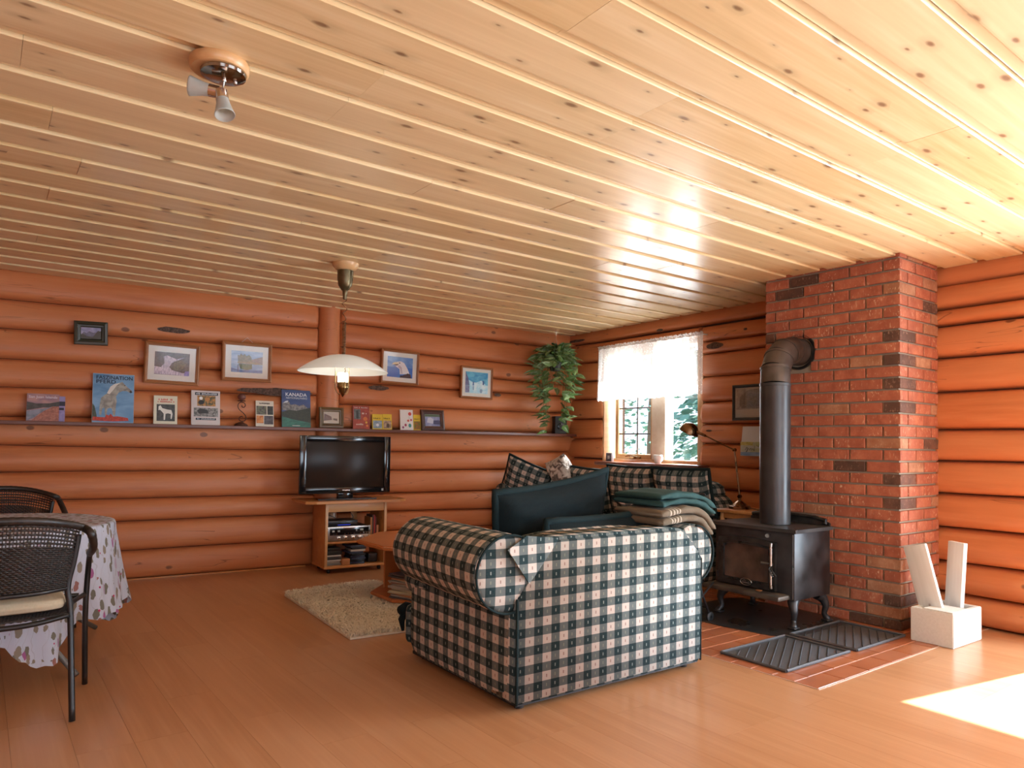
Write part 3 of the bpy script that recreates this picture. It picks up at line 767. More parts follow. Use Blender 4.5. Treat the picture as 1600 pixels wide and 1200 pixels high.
bm = bmesh.new(); me = mb.make('b'); bm.from_mesh(me); bmesh.ops.remove_doubles(bm, verts=bm.verts[:], dist=1e-5)
seen = {}
for f in bm.faces: seen.setdefault(tuple(sorted(v.index for v in f.verts)), []).append(f)
bmesh.ops.delete(bm, geom=[f for l in seen.values() if len(l) > 1 for f in l], context='FACES')
bmesh.ops.dissolve_limit(bm, angle_limit=.01, verts=bm.verts[:], edges=bm.edges[:])
bmesh.ops.bevel(bm, geom=[e for e in bm.edges if e.calc_face_angle(0) > .5], offset=.004, segments=2, affect='EDGES')
me2 = bpy.data.meshes.new('block_body'); bm.to_mesh(me2); bm.free(); link('block_body', me2, WBLK, blk)
mb = MB(); mb.bbox((-w+.01, -d+.005, bh), (.01, d-.07, bh+.006), .003); mb.out('mortar_crust', WBLK, blk)
WW = m_pine('white_board', (.55, .53, .48), (.66, .64, .60), (.74, .73, .69), .6, .25, 0, (5, 9, 9))
def board(P0, P1, wv, tv, lab):
    P0, P1 = Vector(P0), Vector(P1); ax = (P1-P0); L = ax.length; ax.normalize()
    wv = Vector(wv); wv = (wv-ax*wv.dot(ax)).normalized(); th = ax.cross(wv)
    o = empty('board'); mb = MB(); mb.bbox((0, -.5*tv[0], -.5*tv[1]), (L, .5*tv[0], .5*tv[1]), .003)
    bpy.data.objects.remove(o)
    o = mb.out('kindling_board', WW, None, auto=40); o.matrix_world = Matrix.Translation(P0) @ Matrix((ax, wv, th)).transposed().to_4x4(); tag(o, lab, 'board', 'pale boards in the cinder block')
board((4.76, 1.953, .03), (4.80, 2.11, .57), (0.0, 1, 0), (.135, .032), 'wide white board leaning left in the white block')
board((4.955, 1.955, .03), (4.965, 1.925, .60), (0.25, 1, 0), (.105, .035), 'pale grey board standing upright in the white block')

# ------------------------------------------------------------------ soft furniture
def planar(o, fn):
    me = o.data; uv = me.uv_layers.new(name='UVMap')
    for p in me.polygons:
        for li in p.loop_indices: uv.data[li].uv = fn(me.vertices[me.loops[li].vertex_index].co, p.normal)
def softbox(name, a, b, r, mat, parent, seg=4, puff=0, offs=(0, 0)):
    """bevelled box with slightly crowned faces and box-mapped cloth"""
    bm = bmesh.new(); bmesh.ops.create_cube(bm, size=1); a, b = Vector(a), Vector(b)
    for v in bm.verts: v.co = Vector([(a[i]+b[i])/2+v.co[i]*(b[i]-a[i]) for i in range(3)])
    bmesh.ops.subdivide_edges(bm, edges=bm.edges[:], cuts=5, use_grid_fill=True)
    c = (a+b)/2; hs = (b-a)/2
    for v in bm.verts:
        q = v.co-c
        # round the box: pull towards an inner core + radius
        inner = Vector([max(-hs[i]+r, min(hs[i]-r, q[i])) for i in range(3)])
        d = q-inner
        if d.length > 1e-6: q = inner+d.normalized()*min(d.length, r) if sum(abs(d[i]) > 1e-6 for i in range(3)) > 1 else q
        if puff:
            for i in range(3):
                if abs(abs(q[i])-hs[i]) < 1e-4:
                    j, k = [x for x in range(3) if x != i]
                    q[i] += math.copysign(puff*(1-(q[j]/hs[j])**2)*(1-(q[k]/hs[k])**2), q[i])
        v.co = c+q
    bm.normal_update(); me = bpy.data.meshes.new(name); bm.to_mesh(me); bm.free()
    o = link(name, me, mat, parent, True)
    m = o.modifiers.new('s', 'SUBSURF'); m.levels = m.render_levels = 1
    planar(o, lambda co, n: (co[(1, 0, 0)[max(range(3), key=lambda i: abs(n[i]))]]+offs[0], co[(2, 2, 1)[max(range(3), key=lambda i: abs(n[i]))]]+offs[1]))
    return o
def roll(name, p0, p1, r, mat, parent, cap=True, sq=1.0):
    """upholstered roll from p0 to p1 with cloth wrapped round it"""
    p0, p1 = Vector(p0), Vector(p1); ax = (p1-p0); L = ax.length; ax.normalize(); up = Vector((0, 0, 1)); sd = ax.cross(up)
    n = 28; m = 14; mb = MB(); vs = []
    st = [(0, .0), (0, .55), (.004, .86), (.014, .97)]+[(.03+(L-.06)*i/m, 1) for i in range(m+1)]+[(L-.014, .97), (L-.004, .86), (L, .55), (L, 0)]
    for d, k in st:
        for j in range(n):
            a = 2*PI*j/n; rr_ = r*k*(1+.012*nz(d*6, j*.7))
            vs.append(p0+ax*d+sd*(rr_*math.cos(a))+up*(rr_*sq*math.sin(a)))
    fs = [(i*n+j, i*n+(j+1) % n, (i+1)*n+(j+1) % n, (i+1)*n+j) for i in range(len(st)-1) for j in range(n)]
    mb.add(vs, fs); me = mb.make(name); uv = me.uv_layers.new(name='UVMap')
    for p in me.polygons:
        i = p.index//n; j = p.index % n
        for t, li in enumerate(p.loop_indices):
            ii = i+(1 if t in (2, 3) else 0); jj = j+(1 if t in (1, 2) else 0)
            if ii <= 3 and i < 3 or i >= len(st)-4:
                v = me.vertices[me.loops[li].vertex_index].co-p0; uv.data[li].uv = (v.dot(sd)+.02, v.z+.01)
            else: uv.data[li].uv = (st[ii][0], jj/n*2*PI*r)
    bm = bmesh.new(); bm.from_mesh(me); bmesh.ops.recalc_face_normals(bm, faces=bm.faces[:]); bm.to_mesh(me); bm.free()
    return link(name, me, mat, parent, True)
def pillow(name, w, h, t, M, front=PLAID, back=DKGREEN, pipe=PIPE_G, pr=.018, sag=0, seed=0, label=None, cat='pillow', group=None, uvo=(0, 0), fur=False):
    """square throw pillow in local xz, front towards -y"""
    root = tag(empty(name), label, cat, group); root.matrix_world = M
    n = 16; mb = MB(); me = bpy.data.meshes.new('cover'); vs = []; fs = []; mi = []
    def edge(u, v):      # u,v in -1..1 ; pinched corners, bowed sides
        x = u*w/2*(1-.05*(1-v*v)-0*abs(v)); z = v*h/2*(1-.05*(1-u*u))-sag*(1-u*u)*(v > 0)*v
        return x, z
    for side in (-1, 1):
        for i in range(n+1):
            for j in range(n+1):
                u, v = -1+2*i/n, -1+2*j/n; x, z = edge(u, v)
                k = ((1-u**4)*(1-v**4))**.5
                wr = .010*nz(u*2.5+seed, v*2+side)*k*2+.006*nz(u*9, v*2+seed)*k
                vs.append((x, side*(t/2*k)+wr, z))
    m = (n+1)*(n+1)
    for s in (0, 1):
        for i in range(n):
            for j in range(n):
                f = (s*m+i*(n+1)+j, s*m+(i+1)*(n+1)+j, s*m+(i+1)*(n+1)+j+1, s*m+i*(n+1)+j+1)
                fs.append(f if s == 0 else f[::-1]); mi.append(s)
    me.from_pydata(vs, [], fs); me.polygons.foreach_set('material_index', mi)
    me.materials.append(front); me.materials.append(back)
    uv = me.uv_layers.new(name='UVMap')
    for l in me.loops: c = me.vertices[l.vertex_index].co; uv.data[l.index].uv = (c.x+uvo[0], c.z+uvo[1])
    link('cover', me, None, root, True)
    if pipe:
        pts = []
        for u, v in [(-1+2*i/10, -1) for i in range(10)]+[(1, -1+2*i/10) for i in range(10)]+[(1-2*i/10, 1) for i in range(10)]+[(-1, 1-2*i/10) for i in range(10)]:
            x, z = edge(u, v); pts.append((x*.995, .004*nz(u*4, v*4+seed), z*.995))
        mb = MB(); mb.tube(pts, pr, 8, closed=True); mb.out('piping', pipe, root, True)
    return root
def PM(c, yaw=0, tilt=0, spin=0):
    """pose: yaw about z, lean back by tilt, spin in its own plane"""
    return Matrix.Translation(c) @ Matrix.Rotation(yaw, 4, 'Z') @ Matrix.Rotation(-tilt, 4, 'X') @ Matrix.Rotation(spin, 4, 'Y')

# love seat with its back to the camera
ls = tag(empty('loveseat', (1.902, 2.49, 0), math.radians(-1.2)), 'green and cream plaid loveseat seen from behind in the middle of the room', 'sofa')
mb = MB(); poly = [(0, .035), (1.235, .035), (1.238, .59), (1.10, .735), (1.04, .752), (.22, .755), (.16, .73), (.0, .50)]
bm = bmesh.new(); mb.prism(poly, 0, .20); me = mb.make('backrest'); bm.from_mesh(me); bmesh.ops.recalc_face_normals(bm, faces=bm.faces[:])
bmesh.ops.bevel(bm, geom=bm.edges[:], offset=.014, segments=3, affect='EDGES'); bm.to_mesh(me); bm.free()
o = link('backrest', me, PLAID, ls, True); boxuv(o)
softbox('backrest_cushion', (.16, .13, .42), (1.07, .36, .74), .07, PLAID, ls, puff=.02)
softbox('arm', (-.007, .012, .03), (.15, 1.0, .53), .02, PLAID, ls, offs=(.02, .01))
softbox('arm', (1.085, .06, .035), (1.235, 1.0, .53), .02, PLAID, ls, offs=(.02, .01))
roll('arm_roll', (-.030, .015, .61), (.055, .99, .60), .172, PLAID, ls)
roll('arm_roll', (1.205, .03, .60), (1.205, 1.03, .59), .160, PLAID, ls)
softbox('seat_base', (.02, .1, .06), (1.215, 1.0, .30), .02, PLAID, ls)
softbox('front_rail', (.0, .98, .05), (1.235, 1.07, .30), .04, PLAID, ls, puff=.01)
softbox('seat_cushion', (.0, .70, .33), (1.235, 1.13, .50), .07, PLAID, ls, puff=.015)
softbox('seat_cushion', (.16, .30, .33), (1.075, .72, .50), .04, PLAID, ls, puff=.01)
mb = MB(); mb.tube([(1.222, .003, .04), (1.224, .003, .58)], .006, 6); mb.out('piping', PIPE_G, ls, True)
mb = MB(); mb.tube([(-.0+.003, -.004, .04), (.001, -.005, .30), (.0, -.004, .50)], .007, 6); mb.out('piping', PIPE_G, ls, True)
mb = MB()
mb.tube([(-.035+.17*math.cos(a), .012, .61+.17*math.sin(a)) for a in [PI*.35+k*.17 for k in range(24)]], .006, 6)
mb.out('piping', PIPE_G, ls, True); mb = MB(); mb.tube([(1.205+.152*math.cos(a), .03, .60+.152*math.sin(a)) for a in [-1.2+k*.17 for k in range(17)]], .006, 6)
mb.out('piping', PIPE_G, ls, True)
# folded cloth flap where the left roll meets the back
mb = MB(); P = [(.235, -.003, .752), (.04, -.012, .775), (-.06, -.014, .72), (.055, -.016, .565), (.10, -.006, .60)]
mb.add(P, [(0, 1, 2, 3), (0, 3, 4)]); o = mb.out('corner_fold', PLAID, ls); boxuv(o)
sm = o.modifiers.new('t', 'SOLIDIFY'); sm.thickness = .006
mb = MB(); mb.tube([(-.01, 1.08, .24), (.03, 1.10, .245), (.07, 1.085, .24)], [.028, .036, .028], 10); mb.tube([(.03, 1.09, .24), (.01, 1.11, .18), (.015, 1.10, .12)], [.02, .02, .008], 8); mb.out('fabric_knot', DKGREEN, ls, True)
for x in (.07, 1.16):
    for y in (.07, .93):
        mb = MB(); mb.lathe([(.001, 0), (.022, .001), (.026, .038), (.001, .038)], 12, Matrix.Translation((x, y, 0))); mb.out('foot', BLACKM, ls, auto=40)
mb = MB(); mb.box((.015, .02, .025), (1.22, .98, .04)); mb.out('dust_cover', BLACKM, ls)

pillow('throw_pillow', .79, .50, .20, PM((2.535, 3.02, .745), 0.02, math.radians(-14), math.radians(-8)), DKGREEN, PLAID, PIPE_G, .020, .015, 1, 'large dark green pillow propped upright on the loveseat, taller of its two', group='dark green pillows on the loveseat')
pillow('throw_pillow', .74, .46, .17, PM((2.65, 2.79, .575), 0.02, math.radians(-8), math.radians(-1)), DKGREEN, PLAID, PIPE_G, .020, 0, 4, 'lower dark green pillow tucked behind the loveseat back edge', group='dark green pillows on the loveseat')

def blanket(name, prof, th, y0, y1, mat, label, layers=3, stripe=None, seed=0, lift=.94):
    """folded blanket: layered rounded slabs bent along an xz profile"""
    root = tag(empty(name, (prof[0][0], (y0+y1)/2, prof[0][1])), label, 'blanket')
    pts = spl([(p[0], 0, p[1]) for p in prof], 8); N = len(pts)
    for L in range(layers):
        mb = MB(); vs = []; K = 22
        for i, p in enumerate(pts):
            a = pts[max(i-1, 0)]; b = pts[min(i+1, N-1)]; t = (b-a).normalized(); nrm = Vector((-t.z, 0, t.x))
            if nrm.z < 0 and abs(t.x) > .05: nrm = -nrm
            endk = min(1, (min(i, N-1-i)+.35)/2.2); endk = math.sqrt(endk)
            for j in range(K):
                an = 2*PI*j/K; cy, cz = math.cos(an), math.sin(an)
                yy = (y0+y1)/2+math.copysign(abs(cy)**.35, cy)*((y1-y0)/2*(1-.02*L)+.012*nz(i*.25, L+seed))
                hh = math.copysign(abs(cz)**.55, cz)*th/2*endk
                q = p+nrm*(L*th*.94+hh+.009*nz(i*.22+j*.25, L+seed)); vs.append((q.x-prof[0][0], yy-(y0+y1)/2, q.z-prof[0][1]))
        fs = [(i*K+j, i*K+(j+1) % K, (i+1)*K+(j+1) % K, (i+1)*K+j) for i in range(N-1) for j in range(K)]+[tuple(range(K)), tuple(range((N-1)*K, N*K))]
        mb.add(vs, fs); mb.out('fold', mat, root, True)
    return root
t = NT('striped_taupe_blanket'); _w3 = t.n('SeparateXYZ', _0=t.coord('Object')).outputs[1]
_w3 = t.n('SeparateXYZ', _0=t.coord('Object')).outputs[0]; _f = t.math('FRACT', t.math('MULTIPLY', _w3, 42)); _s = t.math('MULTIPLY', t.math('LESS_THAN', _f, .4), t.math('MULTIPLY', t.math('LESS_THAN', _w3, .15), t.math('GREATER_THAN', _w3, .06)))
TSTR = t.fin(t.mix(_s, t.mix(t.n('TexNoise', Vector=t.coord('Object', (200, 30, 200)), Scale=1.0).outputs[0], (.10, .075, .048), (.17, .13, .085)), (.42, .37, .29)), .95)
blanket('folded_blanket', [(2.88, .775), (2.98, .782), (3.10, .79), (3.21, .772), (3.30, .69)], .044, 2.52, 2.88, TSTR, 'folded taupe blanket with pale stripes draped over the loveseat arm', 2, seed=2)
blanket('folded_blanket', [(2.92, .866), (3.02, .874), (3.15, .876), (3.27, .855), (3.37, .80)], .038, 2.56, 2.92, TEAL, 'folded teal green blanket lying on top of the striped one', 2, seed=5)

# long sofa under the window; local frame = world
sf = tag(empty('sofa', (4.9, 5.0, 0)), 'long green and cream plaid sofa under the window along the log wall', 'sofa')
sf.rotation_euler[2] = 0
def so(o): o.location = (-4.9, -5.0, 0); return o
XF = 4.42; YR, YL = 3.79, 6.22
so(softbox('seat_base', (XF+.05, YR+.04, .06), (5.25, YL-.04, .30), .02, PLAID, sf))
so(softbox('backrest', (5.02, YR+.10, .25), (5.33, YL-.12, .90), .09, PLAID, sf, puff=.01))
so(softbox('arm', (XF+.02, YL-.17, .04), (5.28, YL-.03, .55), .02, PLAID, sf))
so(softbox('arm', (XF+.02, YR+.03, .04), (5.28, YR+.18, .55), .02, PLAID, sf))
so(roll('arm_roll', (XF-.01, YL-.13, .64), (5.25, YL-.13, .66), .122, PLAID, sf))
so(roll('arm_roll', (XF-.01, YR+.15, .60), (5.27, YR+.15, .61), .158, PLAID, sf))
for i in range(3):
    a = YR+.19+i*(YL-YR-.40)/3; so(softbox('seat_cushion', (XF, a+.005, .31), (5.05, a+(YL-YR-.40)/3-.005, .48), .05, PLAID, sf, puff=.012))
for i in range(3):
    a = YR+.19+i*(YL-YR-.40)/3; so(softbox('back_cushion', (4.90, a+.01, .49), (5.14, a+(YL-YR-.40)/3-.01, .86), .08, PLAID, sf, puff=.02))
for x in (XF+.1, 5.2):
    for y in (YR+.1, YL-.1):
        mb = MB(); mb.lathe([(.001, 0), (.022, .001), (.026, .065), (.001, .065)], 12, Matrix.Translation((x-4.9, y-5, 0))); mb.out('foot', BLACKM, sf, auto=40)
YW = -PI/2
def pil(px, py, X, w, h, t, yaw, tilt, spin, label, **k):
    c = onx(px, py, X); return pillow('throw_pillow', w, h, t, PM(c, math.radians(yaw), math.radians(tilt), math.radians(spin)), label=label, group='throw pillows on the sofa', **k)
pil(822, 752, 4.60, .50, .46, .19, -62, -24, 24, 'plaid pillow with green piping leaning on the left end of the sofa', seed=3, pr=.014)
FURW = NT('sun_patched_fur'); _g = FURW.n('TexNoise', Vector=FURW.coord('Object'), Scale=16.0, Detail=6.0, Distortion=1.0).outputs[0]  # white blotches of the ramp are sunlight painted into the cover
FURW.bump(_g, 1, .02); FURW = FURW.fin(FURW.ramp(_g, [(.44, (.10, .075, .06)), (.52, (.46, .41, .35)), (.7, (.72, .68, .62))]), .95, Sheen_Weight=.5)
pil(883, 747, 4.72, .26, .46, .19, -70, -15, -26, 'brown furry cushion with white sun patches in its colour, tilted beside the left plaid pillow', front=FURW, back=FURW, pipe=None, seed=8)
pil(925, 765, 4.80, .50, .44, .18, -88, -16, 3, 'plaid pillow partly hidden behind the big dark green pillow', seed=5, pr=.014, uvo=(.02, .03))
pil(990, 768, 4.80, .56, .48, .20, -88, -14, 1, 'plaid pillow with green piping in the middle of the sofa', seed=6, pr=.014, uvo=(.05, .01))
pil(1068, 768, 4.76, .54, .42, .20, -80, -20, 0, 'plaid pillow with dark piping at the right end of the sofa', seed=7, pr=.016)
pil(1030, 797, 4.35, .60, .50, .17, -62, -58, -10, 'plaid pillow lying tilted in front with its dark green side showing below', seed=9, pr=.014)

# sheepskin rug
RUGM = m_fabric('sheepskin', (.72, .59, .40), (.90, .83, .68), 90)
poly = [Vector((1.80, 3.98)), Vector((1.84, 4.6)), Vector((1.89, 5.38)), Vector((2.30, 5.44)), Vector((2.66, 5.43)), Vector((2.70, 4.7)), Vector((2.66, 3.96)), Vector((2.2, 3.95))]
rug = tag(empty('sheepskin_rug', (2.25, 4.7, 0)), 'shaggy cream sheepskin rug on the floor by the coffee table', 'rug')
def inpoly(x, y):
    c = False
    for i in range(len(poly)):
        a, b = poly[i], poly[i-1]
        if (a.y > y) != (b.y > y) and x < (b.x-a.x)*(y-a.y)/(b.y-a.y)+a.x: c = not c
    return c
mb = MB(); mb.prism([(p.x-2.25, p.y-4.7) for p in poly], .001, .014, axis=2); mb.out('hide', RUGM, rug)
rr = random.Random(2); mb = MB()
while len(mb.f) < 26000:
    x, y = rr.uniform(1.78, 2.72), rr.uniform(3.93, 5.46)
    if not inpoly(x, y): continue
    a = rr.uniform(0, 2*PI); l = rr.uniform(.03, .06); ww = rr.uniform(.003, .007); cl = noise.noise(Vector((x*14, y*14, 0)))*2
    d = Vector((math.cos(a+cl), math.sin(a+cl), 0)); p = Vector((x-2.25, y-4.7, .012)); s = Vector((-d.y, d.x, 0))*ww
    q = p+d*l*.45+Vector((0, 0, .026)); e = p+d*l+Vector((0, 0, .016+.018*rr.random()))
    mb.add([p-s, p+s, q+s*.7, q-s*.7, e], [(0, 1, 2, 3), (3, 2, 4)])
tag(mb.out('pile', RUGM, rug), kind='stuff')

# ------------------------------------------------------------------ octagonal coffee table
ct = tag(empty('coffee_table', (2.87, 4.73, 0)), 'orange octagonal coffee table with open lower shelf beside the rug', 'coffee table')
def octo(hx, hy, c): return [(-hx+c, -hy), (hx-c, -hy), (hx, -hy+c), (hx, hy-c), (hx-c, hy), (-hx+c, hy), (-hx, hy-c), (-hx, -hy+c)]
def slab(name, poly, z0, z1, mat, parent, r=.010):
    mb = MB(); mb.prism(poly, z0, z1, axis=2); me = mb.make(name); bm = bmesh.new(); bm.from_mesh(me); bmesh.ops.recalc_face_normals(bm, faces=bm.faces[:])
    bmesh.ops.bevel(bm, geom=[e for e in bm.edges if abs(e.verts[0].co.z-e.verts[1].co.z) < 1e-5], offset=r, segments=3, affect='EDGES'); bm.to_mesh(me); bm.free(); return link(name, me, mat, parent)
slab('tabletop', octo(.60, .54, .33), .42, .452, TABLEW, ct)
slab('lower_shelf', octo(.50, .45, .28), .042, .066, TABLEW, ct, .006)
slab('plinth', octo(.44, .39, .24), .016, .042, TABLEW, ct, .003)
for a, b in (((-.36, .22), (.36, .24)), ((-.01, -.33), (.01, .22)), ((-.30, -.03), (-.01, -.01)), ((.01, -.03), (.30, -.01))):
    mb = MB(); mb.bbox((a[0], a[1], .066), (b[0], b[1], .42), .002); mb.out('divider_panel', TABLEW, ct)
# magazines piled on the lower shelf
ORD = ['first', 'second', 'third', 'fourth', 'fifth', 'sixth', 'seventh', 'eighth', 'ninth', 'tenth']
rr = random.Random(9); z = .0665
magc = [(.35, .32, .28), (.25, .08, .05), (.5, .47, .42), (.12, .16, .12), (.55, .5, .35), (.08, .08, .09), (.4, .2, .1), (.6, .58, .55), (.15, .1, .08), (.45, .4, .3)]
for i in range(20):
    th = rr.uniform(.006, .010); c = rr.choice(magc); m_ = empty('magazine')
    bpy.data.objects.remove(m_)
    mg = empty('magazine', (2.54+rr.uniform(-.014, .014), 4.545+rr.uniform(-.012, .012), z), math.radians(18+rr.uniform(-9, 9)))
    mb = MB(); mb.box((-.10, -.14, .0008), (.10, .14, th-.0012)); mb.out('pages', PAPER, mg)
    mb = MB(); mb.box((-.103, -.142, 0), (.103, .142, .0008)); mb.box((-.103, -.142, th-.0012), (.103, .142, th-.0004)); mb.box((-.1045, -.142, 0), (-.103, .142, th-.0004)); mb.out('cover', plain(c, .3), mg)
    tag(mg, 'magazine with a red and orange cover picture on top of the coffee table pile' if i == 19 else 'magazine in the coffee table pile, %s' % (ORD[i]+' from the bottom' if i < 10 else ORD[19-i]+' below the top one'), 'magazine', 'magazines under the coffee table')
    if i == 19:
        mb = MB(); mb.prism([(.02+.055*math.cos(a), .01+.07*math.sin(a)) for a in [k*.4 for k in range(16)]], th, th+.0004, axis=2); mb.out('cover_picture', plain((.5, .13, .05), .3), mg)
    z += th+.0003

# ------------------------------------------------------------------ television and its stand
tvs = tag(empty('tv_stand', (2.475, 6.045, 0), ANG_A), 'orange pine television stand on castors against the log wall', 'tv stand')
W, D = .575, .36
def TS(name, a, b, mat=PINE, r=.003, parent=None):
    mb = MB(); mb.bbox(a, b, r, seg=2); return mb.out(name, mat, parent or tvs, auto=40)
TS('side_panel', (0, 0, .05), (.022, D, .622)); TS('side_panel', (W-.022, 0, .05), (W, D, .622))
TS('bottom_shelf', (-.005, -.012, .045), (W+.005, D, .066)); TS('shelf', (.022, .01, .262), (W-.022, D, .280))
TS('top_rail', (.022, .004, .545), (W-.022, .02, .622), PINE_L)
TS('front_edge', (-.001, -.006, .066), (.023, .001, .622), PINE_L, .001); TS('front_edge', (W-.023, -.006, .066), (W+.001, .001, .622), PINE_L, .001)
TS('back_brace', (.14, D-.012, .066), (.22, D-.002, .622)); TS('back_brace', (.36, D-.012, .066), (.42, D-.002, .622))
mb = MB(); mb.prism([(-.19, .40), (-.185, -.02), (-.10, -.065), (W+.10, -.065), (W+.19, .0), (W+.19, .40)], .624, .647, axis=2); mb.out('tabletop', PINE, tvs)
for x in (.05, W-.05):
    for y in (.04, D-.05):
        c = None; mb = MB(); mb.lathe([(.001, -.012), (.018, -.012), (.021, -.006), (.021, .006), (.018, .012), (.001, .012)], 16, Matrix.Translation((x, y, .021)) @ Matrix.Rotation(PI/2, 4, 'Y'))
        mb.box((x-.012, y-.012, .035), (x+.012, y+.012, .046)); mb.out('castor', BLACKM, tvs, auto=40)
Tm = Matrix.Translation((2.475, 6.045, 0)) @ Matrix.Rotation(ANG_A, 4, 'Z')
tv = tag(empty('television'), 'black flat screen television on the pine stand', 'television'); tv.matrix_world = Tm @ Matrix.Translation((.222, .14, .648))
def V(name, a, b, mat, r=.004):
    mb = MB(); mb.bbox(a, b, r); return mb.out(name, mat, tv, auto=40)
mb = MB(); mb.prism([(-.275, -.09), (.275, -.09), (.24, .10), (-.24, .10)], 0, .012, axis=2); mb.out('base', plain((.02, .02, .022), .2, 0, .1, 'gloss_base'), tv)
V('neck', (-.07, -.02, .010), (.07, .03, .07), BLACKG)
V('housing', (-.36, .0, .10), (.36, .075, .54), BLACKM, .02)
mb = MB(); w_, z0, z1 = .428, .055, .578
for a, b in (((-w_, -.03, z0), (-w_+.060, 0, z1)), ((w_-.060, -.03, z0), (w_, 0, z1)), ((-w_+.058, -.03, z1-.052), (w_-.058, 0, z1)), ((-w_+.058, -.03, z0), (w_-.058, 0, z0+.055))): mb.bbox(a, b, .003)
mb.box((-w_+.01, -.01, z0+.01), (w_-.01, .02, z1-.01)); mb.out('bezel', BLACKG, tv, auto=40)
V('screen', (-w_+.055, -.016, z0+.05), (w_-.055, -.011, z1-.048), plain((.028, .018, .013), .22, 0, .1, 'screen_glass', Specular_IOR_Level=.12), .001)
V('maker_mark', (-.035, -.0315, z0+.024), (.035, -.0300, z0+.032), SILVER, .0003)
V('energy_sticker', (w_-.085, -.0312, z0+.016), (w_-.065, -.0302, z0+.038), plain((.35, .37, .38), .5), .0003)
# receiver
rc = tag(empty('receiver'), 'silver and black stereo receiver with knobs on the stand shelf', 'receiver'); rc.matrix_world = Tm @ Matrix.Translation((.030, .02, .2805))
def RC(name, a, b, mat, r=.002):
    mb = MB(); mb.bbox(a, b, r); return mb.out(name, mat, rc, auto=40)
RC('case', (.004, .008, .008), (.396, .29, .128), BLACKM); RC('faceplate', (0, 0, .004), (.40, .008, .132), SILVER)
RC('display', (.018, -.0015, .056), (.382, .0005, .118), BLACKG, .0005)
for x, z, w in ((.04, .092, .022), (.09, .092, .022), (.30, .098, .03), (.26, .095, .012)): RC('display_window', (x, -.0025, z-.008), (x+w, -.0012, z+.008), plain((.45, .47, .44), .4), .0003)
for x in (.05, .08, .155, .185, .21, .24, .30, .33, .36):
    mb = MB(); mb.lathe([(.004, 0), (.004, .012), (.001, .012)], 8, Matrix.Translation((x, -.001, .068)) @ Matrix.Rotation(PI/2, 4, 'X')); mb.out('switch', CHROME, rc, auto=40)
for x in (.10, .165, .235, .30):
    mb = MB(); mb.lathe([(.018, 0), (.017, .016), (.014, .018), (.001, .018)], 18, Matrix.Translation((x, 0, .030)) @ Matrix.Rotation(PI/2, 4, 'X')); mb.out('knob', CHROME, rc, auto=40)
for x in (.03, .37):
    for y in (.03, .26): RC('foot', (x-.012, y-.012, 0), (x+.012, y+.012, .008), BLACKM)
def block(name, local, size, col, label, cat, group=None, rough=.35, rot=0, extra=None):
    r = tag(empty(name), label, cat, group); r.matrix_world = Tm @ Matrix.Translation(local) @ Matrix.Rotation(rot, 4, 'Z')
    mb = MB(); mb.bbox((0, 0, 0), size, min(size)*.12); mb.out('case', plain(col, rough), r, auto=40)
    if extra: extra(r, size)
    return r
def stb(r, s):
    mb = MB(); mb.box((.10, -.001, .008), (.22, .001, .012)); mb.out('blue_light_strip', m_emit('blue_strip', (.02, .04, .5), .6), r)
    for i in range(4):
        mb = MB(); mb.tube([(s[0]-.07+.015*i, 0, .02), (s[0]-.06+.015*i, -.010, .025)], .003, 6); mb.out('jack', SILVER, r)
block('set_top_box', (.03, .05, .4135), (.29, .20, .05), (.014, .014, .016), 'flat black box on top of the silver receiver', 'electronics', rough=.3, extra=stb)
def books_v(x, w, h, d, c, lab):
    r = tag(empty('book'), lab, 'book', 'books standing on the tv stand'); r.matrix_world = Tm @ Matrix.Translation((x, .05, .2808))
    mb = MB(); mb.box((.0015, .002, .001), (w-.0015, d, h-.002)); mb.out('pages', PAPER, r)
    mb = MB(); mb.box((0, 0, 0), (w, .0015, h)); mb.box((0, 0, 0), (.0014, d+.003, h)); mb.box((w-.0014, 0, 0), (w, d+.003, h)); mb.out('cover', plain(c, .5), r)
books_v(.440, .016, .20, .15, (.45, .20, .06), 'orange-brown book at the left of those standing on the stand')
books_v(.458, .014, .22, .15, (.07, .03, .02), 'dark brown narrow book standing second on the stand shelf')
books_v(.474, .012, .22, .16, (.42, .03, .02), 'bright red tall book standing on the stand shelf')
books_v(.488, .010, .20, .15, (.12, .02, .02), 'maroon thin book standing right of the bright red one')
books_v(.500, .020, .125, .12, (.50, .22, .10), 'short salmon orange book at the right end of the shelf')
z = .0668
for i, (w, h, c) in enumerate(((.19, .016, (.25, .24, .23)), (.17, .022, (.3, .28, .25)), (.19, .008, (.6, .58, .55)), (.20, .03, (.05, .05, .055)), (.18, .012, (.55, .53, .5)), (.19, .035, (.02, .022, .025)), (.18, .028, (.012, .012, .014)))):
    block('disc_case', (.03+.004*(i % 3), .04+.005*(i % 2), z), (w*.72, .14, h), c, '%s case from the bottom in the low left hand pile on the tv stand' % ORD[i], 'case', 'left pile of cases on the tv stand'); z += h+.0005
z = .0668
for i in range(9):
    h = .018; c = [(.018, .022, .045), (.02, .02, .025), (.05, .07, .12)][i % 3] if i != 6 else (.5, .48, .45)
    block('disc_case', (.245+.005*((i*7) % 5), .03+.004*((i*3) % 4), z), (.135, .19, h), c, 'white case among the dark ones in the tall pile' if i == 6 else 'dark disc case, %s from the bottom of the taller right hand pile' % ORD[i], 'case', 'right pile of disc cases on the tv stand', .25, math.radians((i*37 % 11)-5)); z += h+.0005
block('wooden_box', (.165, .012, .0668), (.075, .09, .055), (.50, .20, .07), 'small orange wooden box between two piles of cases', 'box', rough=.5)
block('control_unit', (.43, .06, .0668), (.09, .12, .08), (.02, .018, .018), 'small dark box at the right of the stand bottom shelf', 'box')
